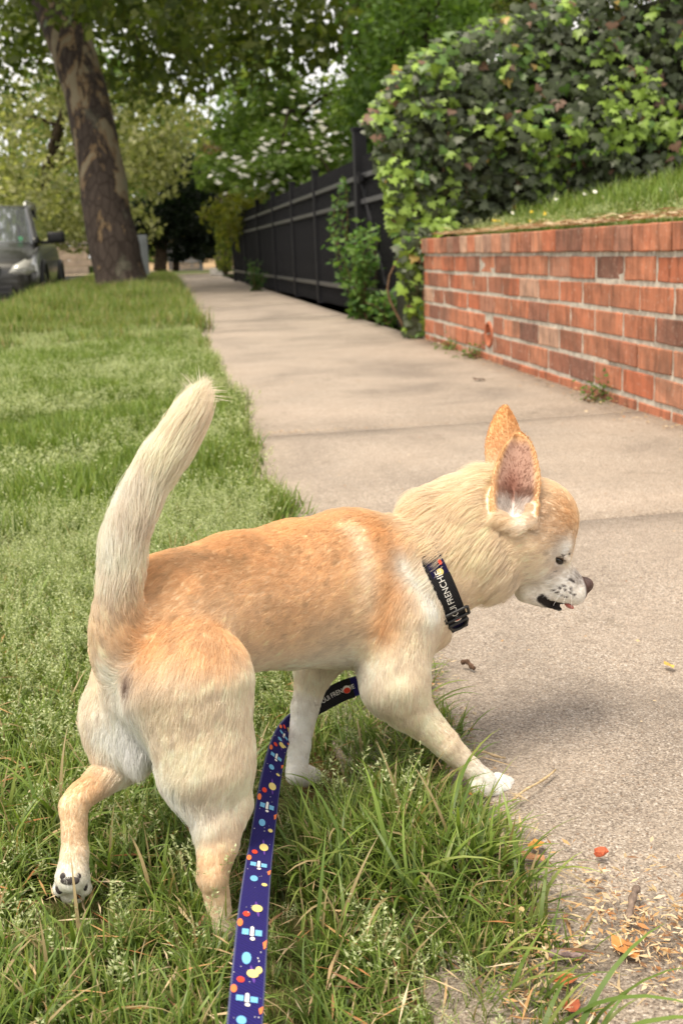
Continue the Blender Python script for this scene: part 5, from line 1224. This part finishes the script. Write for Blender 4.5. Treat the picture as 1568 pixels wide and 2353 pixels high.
# ================================================================== grass, weeds and litter
def blade(r, L, w, lean, seg, cb, ct, az=None, base=(0, 0)):
    az = r.uniform(0, 6.283) if az is None else az; d = np.array([math.cos(az), math.sin(az), 0]); s = np.array([-d[1], d[0], 0]); tw = r.uniform(-.6, .6)
    t = np.linspace(0, 1, seg+1); ang = lean*(.25+.9*t**1.3)
    st = np.cumsum(np.r_[0, np.diff(t)*L*np.sin((ang[1:]+ang[:-1])/2)]); h = np.cumsum(np.r_[0, np.diff(t)*L*np.cos((ang[1:]+ang[:-1])/2)])
    c = np.array([base[0], base[1], 0])+d*st[:, None]+np.array([0, 0, 1])*h[:, None]
    ww = w*np.clip(np.minimum(1, .55+t*1.5)*(1-t**2.6), .04, 1)/2; sd_ = s*np.cos(tw*t)[:, None]+np.array([0, 0, 1])*np.sin(tw*t)[:, None]
    V = np.stack([c-sd_*ww[:, None], c+sd_*ww[:, None]], 1).reshape(-1, 3); F = np.array([(2*i, 2*i+1, 2*i+3, 2*i+2) for i in range(seg)])
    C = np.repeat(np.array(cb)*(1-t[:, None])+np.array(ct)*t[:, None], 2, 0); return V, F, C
def cat_parts(ps):
    V, F, C, o = [], [], [], 0
    for v, f, c in ps: V.append(v); F.append(f+o); C.append(c); o += len(v)
    return np.concatenate(V), np.concatenate(F), np.clip(np.concatenate(C), 0, 1)
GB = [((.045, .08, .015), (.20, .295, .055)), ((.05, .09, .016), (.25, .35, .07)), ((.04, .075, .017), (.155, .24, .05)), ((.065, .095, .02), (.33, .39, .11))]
STRAW = ((.22, .16, .07), (.50, .40, .22))
m_grass = leaf_mat('grass_blade', .42, .35, .38)
def coll(name, parts_list):
    c = bpy.data.collections.new(name)
    for i, (V, F, C) in enumerate(parts_list):
        me = mesh_np(name, V, F, {'col': C}); me.materials.append(m_grass); o = bpy.data.objects.new('%s_%02d' % (name, i), me); c.objects.link(o)
    return c
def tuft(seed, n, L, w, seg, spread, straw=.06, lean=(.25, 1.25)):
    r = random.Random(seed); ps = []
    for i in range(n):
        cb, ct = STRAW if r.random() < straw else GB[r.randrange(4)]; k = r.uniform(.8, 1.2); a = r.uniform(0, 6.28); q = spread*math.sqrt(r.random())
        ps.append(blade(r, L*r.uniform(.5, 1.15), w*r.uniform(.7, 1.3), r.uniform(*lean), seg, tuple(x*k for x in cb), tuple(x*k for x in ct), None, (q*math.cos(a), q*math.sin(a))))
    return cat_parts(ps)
def seedhead(seed, H, n_sp, size):
    """annual meadow grass flower: thin stalk with an open panicle of small pale spikelets"""
    r = random.Random(seed); ps = []; lean = r.uniform(.1, .6); az = r.uniform(0, 6.28)
    v, f, c = blade(r, H, .0011, lean, 5, (.08, .14, .03), (.24, .31, .12), az); ps.append((v, f, c)); ax = v.reshape(-1, 2, 3).mean(1)
    for i in range(n_sp):
        t = .58+.42*(i/n_sp); k = t*5; j = min(4, int(k)); p = ax[j]+(ax[j+1]-ax[j])*(k-j); a = r.uniform(0, 6.28); ln = size*3.2*(1-t)*r.uniform(.6, 1.8)+size*.3
        q = p+np.array([math.cos(a)*ln, math.sin(a)*ln, ln*r.uniform(-.1, .5)]); d = q-p+np.array([0, 0, .4*ln]); d /= np.linalg.norm(d)+1e-9; s = np.cross(d, [r.gauss(0, 1), r.gauss(0, 1), r.gauss(0, 1)]); s /= np.linalg.norm(s)+1e-9
        z = size*r.uniform(.7, 1.3); col = np.array((.56, .61, .36))*r.uniform(.75, 1.25)
        ps.append((np.array([q-d*z*.5, q+s*z*.22, q+d*z*.6, q-s*z*.22]), np.array([(0, 1, 2, 3)]), np.tile(col, (4, 1))))
        ps.append((np.array([p-s*.0002, p+s*.0002, q+s*.0002, q-s*.0002]), np.array([(0, 1, 2, 3)]), np.tile((.25, .32, .12), (4, 1))))
    return cat_parts(ps)
def seed_tuft(seed, n, H, n_sp, size, spread):
    r = random.Random(seed); ps = []
    for i in range(n):
        V, F, C = seedhead(seed*31+i, H*r.uniform(.6, 1.15), n_sp, size); a = r.uniform(0, 6.28); q = spread*math.sqrt(r.random()); ps.append((V+np.array([q*math.cos(a), q*math.sin(a), 0]), F, C))
    return cat_parts(ps)
def scatter(name, pts_, scl, idx, collection, tilt=.15):
    n = len(pts_); me = bpy.data.meshes.new(name); me.vertices.add(n); me.vertices.foreach_set('co', np.asarray(pts_, np.float32).ravel())
    rot = np.stack([rng.normal(0, tilt, n), rng.normal(0, tilt, n), rng.uniform(0, 6.283, n)], 1)
    for an, ty, key, val in (('rot', 'FLOAT_VECTOR', 'vector', rot), ('scl', 'FLOAT', 'value', scl), ('idx', 'INT', 'value', idx)):
        a = me.attributes.new(an, ty, 'POINT'); a.data.foreach_set(key, np.asarray(val, np.int32 if ty == 'INT' else np.float32).ravel())
    ng = bpy.data.node_groups.new(name, 'GeometryNodeTree'); ng.interface.new_socket('Geometry', in_out='INPUT', socket_type='NodeSocketGeometry'); ng.interface.new_socket('Geometry', in_out='OUTPUT', socket_type='NodeSocketGeometry')
    N = ng.nodes; gi = N.new('NodeGroupInput'); go = N.new('NodeGroupOutput'); io = N.new('GeometryNodeInstanceOnPoints'); ci = N.new('GeometryNodeCollectionInfo'); ci.inputs['Collection'].default_value = collection; ci.inputs['Separate Children'].default_value = True; ci.inputs['Reset Children'].default_value = True
    io.inputs['Pick Instance'].default_value = True
    def na(nm, ty):
        q = N.new('GeometryNodeInputNamedAttribute'); q.data_type = ty; q.inputs['Name'].default_value = nm; return q.outputs['Attribute']
    L_ = ng.links.new; L_(gi.outputs[0], io.inputs['Points']); L_(ci.outputs[0], io.inputs['Instance']); L_(na('idx', 'INT'), io.inputs['Instance Index']); L_(na('rot', 'FLOAT_VECTOR'), io.inputs['Rotation']); L_(na('scl', 'FLOAT'), io.inputs['Scale']); L_(io.outputs[0], go.inputs[0])
    o = bpy.data.objects.new(name, me); COL.objects.link(o); md = o.modifiers.new('scatter', 'NODES'); md.node_group = ng; me.materials.append(m_grass); return o
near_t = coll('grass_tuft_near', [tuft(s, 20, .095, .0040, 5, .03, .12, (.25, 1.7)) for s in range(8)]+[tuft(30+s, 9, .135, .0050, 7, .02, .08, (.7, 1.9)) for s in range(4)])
mid_t = coll('grass_tuft_mid', [tuft(60+s, 22, .085, .0042, 3, .045, .05, (.2, 1.1)) for s in range(6)])
far_t = coll('grass_tuft_far', [tuft(80+s, 30, .15, .006, 3, .09, .10, (.15, 1.2)) for s in range(5)])
sd_n = coll('seed_near', [seed_tuft(100+s, 4, .10, 22, .0043, .025) for s in range(8)])
sd_m = coll('seed_mid', [seed_tuft(140+s, 6, .085, 13, .0062, .05) for s in range(6)])
def verge_edge(Y): return .262+.030*n2(np.asarray(Y)*1.0, np.asarray(Y)*0, 3.1, 14)+.020*n2(np.asarray(Y), np.asarray(Y)*0, 11, 15)-.045*sstep(1.25, .85, np.asarray(Y))-.062*sstep(1.25, 1.9, np.asarray(Y))
lxy = LC[:, :2]
def leash_gap(p):
    d = np.min(np.linalg.norm(p[:, None, :2]-lxy[None, 120:255:3], axis=2), axis=1); return d
def lawn(n, y0, y1, x0=-1.58):
    Y = rng.uniform(y0, y1, n); X = rng.uniform(x0, .33, n); k = X < verge_edge(Y)+rng.normal(0, .012, n); X, Y = X[k], Y[k]; return np.stack([X, Y, verge_z(X, Y)], 1)
def in_view(p, mg):
    v = p-CO; d = v@CF; x = FPX*(v@CR)/np.maximum(d, .05)/1568; y = FPX*(v@CU)/np.maximum(d, .05)/2352
    return p[(d > .1) & (np.abs(x) < .5+mg) & (np.abs(y) < .5+mg)]
FEET = np.array([wor(P(1125, 1815, 1.08)), wor(P(695, 1790, 1.11)), wor(P(165, 2060, .9))])[:, :2]
def lower(p, s):
    s = s*np.where(leash_gap(p) < .035, .55, 1.0)
    fd = np.min(np.linalg.norm(p[:, None, :2]-FEET[None], axis=2), axis=1); return s*np.where(fd < .055, .45, 1.0)*np.where(p[:, 1] < .62, .72, 1)
p = in_view(np.concatenate([lawn(19000, .18, 2.3), lawn(3500, .3, 1.0)]), 1.2)
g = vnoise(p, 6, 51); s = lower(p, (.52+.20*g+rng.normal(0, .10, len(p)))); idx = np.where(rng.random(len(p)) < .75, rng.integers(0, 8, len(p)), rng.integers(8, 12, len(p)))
tag(scatter('lawn_grass', p, np.clip(s, .2, 1.1), idx, near_t), 'short green lawn grass around the dog\'s feet', 'grass', kind='stuff')
p = in_view(lawn(28000, 2.1, 9.5), 1.2); p = p[rng.random(len(p)) < 1-sstep(6.5, 9.5, p[:, 1])]; s = .76+.42*vnoise(p, 3.5, 52)+rng.normal(0, .10, len(p)); tag(scatter('lawn_grass', p, np.clip(s, .4, 1.4), rng.integers(0, 6, len(p)), mid_t), 'green lawn grass stretching along the pavement behind the dog', 'grass', kind='stuff')
p = in_view(lawn(11000, 6.0, 26.5), 1.2); p = p[rng.random(len(p)) < .15+sstep(6.0, 9.0, p[:, 1])]; s = .75+.45*vnoise(p, 2.6, 53)+.6*sstep(9, 12, p[:, 1])*np.exp(-((p[:, 0]+.3)/.9)**2)+.55*sstep(8, 11, p[:, 1])*sstep(-.9, -1.3, p[:, 0])+rng.normal(0, .12, len(p)); tag(scatter('verge_grass', p, np.clip(s, .4, 1.8), rng.integers(0, 5, len(p)), far_t), 'longer tufted grass around the foot of the plane tree', 'grass', kind='stuff')
p = in_view(lawn(13000, .30, 2.3), 1.2); p = p[(p[:, 0] > -.95) & (p[:, 0] < verge_edge(p[:, 1])-.04)]; k = (vnoise(p, 5, 54)+rng.normal(0, .4, len(p))+.5*(p[:, 1] > 1.1) > .05); p = p[k]; s = lower(p, rng.uniform(.45, .95, len(p)))
tag(scatter('seed_grass', p, s, rng.integers(0, 8, len(p)), sd_n, .2), 'pale flowering seed heads standing among the grass by the dog', 'grass', kind='stuff')
p = in_view(np.concatenate([lawn(9000, 2.1, 7.8), lawn(2500, 7.5, 12)]), 1.2); k = vnoise(p, 2.2, 55)+rng.normal(0, .4, len(p)) > -.1; p = p[k]; tag(scatter('seed_grass', p, rng.uniform(.7, 1.15, len(p)), rng.integers(0, 6, len(p)), sd_m, .2), 'pale haze of seed heads over the lawn along the pavement', 'grass', kind='stuff')
# long blades leaning out over the pavement
ps = []; rg = random.Random(77)
for i in range(150):
    y = .50+rg.random()**1.3*1.5; k = rg.uniform(.8, 1.2); cb, ct = GB[rg.randrange(4)]; L = rg.uniform(.05, .10) if i > 22 else rg.uniform(.10, .15)
    v, f, c = blade(rg, L, rg.uniform(.003, .0052), rg.uniform(1.1, 1.75), 8, tuple(q*k for q in cb), tuple(q*k for q in ct), rg.gauss(-.1, .55)); ps.append((v+np.array([float(verge_edge(np.array([y]))[0])-rg.uniform(.0, .05), y, -.012]), f, c))
V, F, C = cat_parts(ps); tag(link('overhanging_grass', mesh_np('overhanging_grass', V, F, {'col': C}), m_grass), 'long loose grass blades leaning out over the pavement edge', 'grass', kind='stuff')
# bank above the wall
n = 4200; X = rng.uniform(1.58, 4.2, n); Y = rng.uniform(1.2, 6.35, n); k = (X > 1.60+.12*rng.random(n)); X, Y = X[k], Y[k]; p = np.stack([X, Y, bank_z(X, Y)], 1)
tag(scatter('bank_grass', p, (.75+.95*sstep(1.65, 2.2, X))*rng.uniform(.7, 1.2, len(p)), rng.integers(0, 6, len(p)), mid_t), 'green grass on the bank between the brick wall and the ivy', 'grass', kind='stuff')
p2 = p[rng.random(len(p)) < .35]; tag(scatter('bank_seed_grass', p2, rng.uniform(.7, 1.2, len(p2)), rng.integers(0, 6, len(p2)), sd_m, .2), 'pale seed heads in the grass on the bank', 'grass', kind='stuff')
# low flowers on the bank
def flower(p, r, petals, c1, name, label, group, h):
    t = empty(name, p, label, 'flower', group); p = np.asarray(p, float); tip = p+np.array([rng.normal(0, .01), -.01, h])
    V, F = tube_np(catmull([p, (p+tip)/2+rng.normal(0, .004, 3), tip], 5), .0012, 5, False); link('stalk', poly_mesh('stalk', V, F), m_stalk, t)
    n_ = np.array([rng.normal(0, .25), -.75, .65]); n_ /= np.linalg.norm(n_); a_ = np.cross(n_, [1, 0, 0]); a_ /= np.linalg.norm(a_); b_ = np.cross(n_, a_); V, F = [], []
    for i in range(petals):
        d1 = a_*math.cos(i*6.283/petals)+b_*math.sin(i*6.283/petals); d2 = np.cross(n_, d1); o = len(V); V += [tip, tip+d1*r*.6-d2*r*.28, tip+d1*r+n_*r*.12, tip+d1*r*.6+d2*r*.28]; F.append((o, o+1, o+2, o+3))
    link('petals', poly_mesh('petals', V, F), c1, t); V, F = tube_np([tip-n_*.001, tip+n_*.004], [r*.25, r*.2], 8); link('centre', poly_mesh('centre', V, F), m_yelc, t)
m_stalk = simple('stalk', (.10, .18, .04)); m_yelc = simple('flower_yellow', (.70, .50, .04), .7, .2, .1); m_wpet = simple('white_petal', (.80, .80, .76), .7, .2, .05)
for i in range(9):
    y = 4.6+rng.uniform(0, 1.4); x = 1.64+rng.uniform(0, .10); flower((x, y, bank_z(np.array([x]), np.array([y]))[0]), .009, 5, m_yelc, 'buttercup', 'tiny yellow flower in the grass at the edge of the brick wall', 'yellow flowers on the bank', rng.uniform(.04, .09))
for i in range(14):
    y = 3.6+rng.uniform(0, 2.6); x = 1.75+rng.uniform(0, .7); flower((x, y, bank_z(np.array([x]), np.array([y]))[0]), .011, 9, m_wpet, 'daisy', 'small white daisy in the grass below the ivy', 'white daisies on the bank', rng.uniform(.08, .16))
# dry litter: straw, husks and crumbs
def bits(n, fpos, lo, hi, wr, cols, zf=.003):
    VV, FF, CC, o = [], [], [], 0; P_ = fpos(n)
    for q in P_:
        a = rng.uniform(0, 6.283); L = rng.uniform(lo, hi); w = L*rng.uniform(*wr); d = np.array([math.cos(a), math.sin(a), rng.normal(0, .10)])*L/2; s = np.array([-math.sin(a), math.cos(a), rng.normal(0, .3)])*w/2; b_ = np.array([rng.normal(0, .12), rng.normal(0, .12), .12])*L*.5; q = q+np.array([0, 0, zf+rng.random()*.004+abs(d[2])])
        VV.append(np.array([q-d, q+s*.8+b_*.4, q+d, q-s*.8+b_*.4])); FF.append(np.arange(4)+o); o += 4; c = np.array(cols[rng.integers(0, len(cols))])*rng.uniform(.7, 1.2); CC.append(np.tile(c, (4, 1)))
    return np.concatenate(VV), np.array(FF), np.clip(np.concatenate(CC), 0, 1)
b = NB('dry_litter', .9, .15); b.base(b.attr('col')); m_lit = b.m
LC_ = [(.52, .40, .24), (.45, .27, .12), (.34, .16, .065), (.56, .45, .30), (.20, .11, .06), (.50, .36, .20)]
def edge_pos(n):
    Y = .45+rng.gamma(1.4, .55, n); X = verge_edge(Y)+np.abs(rng.normal(0, .034, n))-.03; return np.stack([X, Y, X*0], 1)
def seam_pos(n):
    ys = rng.choice([.695, 1.955, 3.17, 4.39], n, p=[.5, .15, .25, .1]); X = .22+rng.gamma(1.1, .15, n); X = np.where(X > 1.4, rng.uniform(.26, 1.4, n), X); return np.stack([X, ys+rng.normal(0, .010+.03*np.exp(-(X-.24)/.10), n), X*0], 1)
def wall_pos(n):
    Y = rng.uniform(2.0, 6.2, n)**1.0; X = wx(Y)-np.abs(rng.normal(0, .045+.05*np.exp(-((Y-3.3)/.35)**2), n))-.004; return np.stack([X, Y, X*0], 1)
def corner_pos(n): return np.stack([.30+np.abs(rng.normal(0, .075, n)), .70+rng.normal(0, .045, n), np.zeros(n)], 1)
def thatch_pos(n): return np.stack([rng.uniform(-.35, .30, n), .42+rng.gamma(1.6, .28, n), np.full(n, -.008)+rng.random(n)*.02], 1)
def pave_pos(n): return np.stack([rng.uniform(.3, 1.4, n), .4+rng.gamma(2, 1.2, n), np.zeros(n)], 1)
def bankedge_pos(n):
    Y = rng.uniform(1.2, 6.0, n); X = wx(Y)+.0+np.abs(rng.normal(0, .10, n)); return np.stack([X, Y, np.maximum(.571, bank_z(X, Y)+.004)+np.abs(rng.normal(0, .008, n))], 1)
for nm, lab, fp, n, lo, hi, wr in (('dry_litter', 'dry straw and brown husks along the ragged lawn edge', edge_pos, 1900, .003, .014, (.08, .4)), ('dry_litter', 'dry husks and straw caught in the pavement joints', seam_pos, 1000, .0025, .010, (.12, .6)), ('dry_litter', 'brown crumbs and dry leaves gathered along the wall foot', wall_pos, 900, .004, .016, (.15, .7)),
                                   ('dry_litter', 'heap of orange brown petals and straw at the joint by the lawn corner', corner_pos, 900, .003, .013, (.05, .4)), ('pavement_crumbs', 'scattered small crumbs and grit over the pavement', pave_pos, 420, .002, .007, (.3, .9)), ('dry_thatch', 'dead straw thatch lying among the grass at the lawn corner', thatch_pos, 1300, .012, .045, (.03, .10)), ('bank_straw', 'pale dry straw along the top edge of the brick wall', bankedge_pos, 2200, .02, .08, (.05, .16))):
    V, F, c = bits(n, fp, lo, hi, wr, LC_ if nm != 'bank_straw' else [(.55, .42, .25), (.50, .36, .20), (.60, .48, .32)]); tag(link(nm, mesh_np(nm, V, F, {'col': c}), m_lit), lab, 'litter', kind='stuff')
# single things on the pavement
def dry_leaf(x, y, s, col, rz, label):
    p = gnd(x, y, .004); out = [(0, -.5), (.28, -.3), (.36, .05), (.22, .35), (0, .6), (-.2, .34), (-.34, .03), (-.26, -.3)]; V = [(0, 0, .10)]+[(a, c_, .16*abs(a)+.10*math.sin(i*2.1)) for i, (a, c_) in enumerate(out)]
    V = np.array(V)*s; me = poly_mesh('dry_leaf', V, [(0, i+1, (i+1) % 8+1) for i in range(8)]); o = link('dry_leaf', me, simple('dry_leaf', col, .85, .2, .3, 120)); o.location = (p[0], p[1], .004); o.rotation_euler = (.15, .1, rz); tag(o, label, 'leaf')
dry_leaf(1435, 2180, .026, (.50, .22, .07), .4, 'curled orange dry leaf by the pavement joint'); dry_leaf(1300, 2250, .020, (.42, .13, .05), 1.9, 'small red brown dry petal lying below the joint near the grass'); dry_leaf(1312, 2310, .018, (.36, .10, .05), 2.7, 'folded dark red petal at the bottom edge of the grass')
dry_leaf(1225, 1970, .022, (.33, .17, .09), .9, 'flat brown dry leaf half under the grass blades'); dry_leaf(1230, 1940, .02, (.52, .24, .06), 2.2, 'bright orange petal beside the lawn edge'); dry_leaf(1100, 872, .05, (.10, .06, .04), 1.0, 'dark curled leaf lying alone on the pavement before the wall'); dry_leaf(1535, 1528, .016, (.50, .32, .08), .3, 'tiny yellow leaf on the open pavement')
p = gnd(1378, 1968); bm = bmesh.new(); bmesh.ops.create_icosphere(bm, subdivisions=2, radius=1)
for v in bm.verts: v.co = Vector((v.co.x*.006, v.co.y*.0045, v.co.z*.004))*(1+.25*math.sin(v.co.x*3+v.co.y*5))
o = link('brick_chip', bm_mesh(bm, 'brick_chip'), simple('chip', (.50, .12, .06), .9, .2, .3, 150, bump=.4)); o.location = (p[0], p[1], .005); tag(o, 'small red brick chip on the pavement', 'brick chip')
def twig(name, pts_, r, col, label):
    P_ = catmull([gnd(x, y, .006) for x, y in pts_], 12); P_[:, 2] = .006+.003*np.sin(np.linspace(0, 5, 12)); V, F = tube_np(P_, r*(1+.25*np.sin(np.arange(12)*1.7)), 7); V = np.array(V); o = link(name, poly_mesh(name, V, F), simple(name+'_bark', col, .9, .2, .4, 150, bump=.5), None, True); tag(o, label, 'twig'); return o
twig('twig', [(1462, 2040), (1450, 2075), (1438, 2118)], .0030, (.20, .15, .12), 'short grey brown twig lying across the pavement edge'); twig('twig', [(1262, 2193), (1300, 2196), (1345, 2186)], .0026, (.26, .19, .18), 'pinkish broken twig end beside the joint litter')
twig('twig', [(1085, 1935), (1115, 1940), (1145, 1952)], .0035, (.05, .045, .045), 'black stick poking from the grass edge'); twig('straw_stalk', [(1175, 1840), (1220, 1810), (1275, 1762)], .0012, (.50, .38, .22), 'long dry straw stalk in front of the dog\'s paw'); twig('straw_stalk', [(1070, 1735), (1110, 1730), (1160, 1735)], .0014, (.42, .32, .2), 'dry straw stalk lying behind the dog\'s front leg'); twig('twig', [(1060, 1523), (1075, 1525), (1088, 1530)], .003, (.10, .06, .04), 'tiny dark twig on the pavement below the dog\'s head')
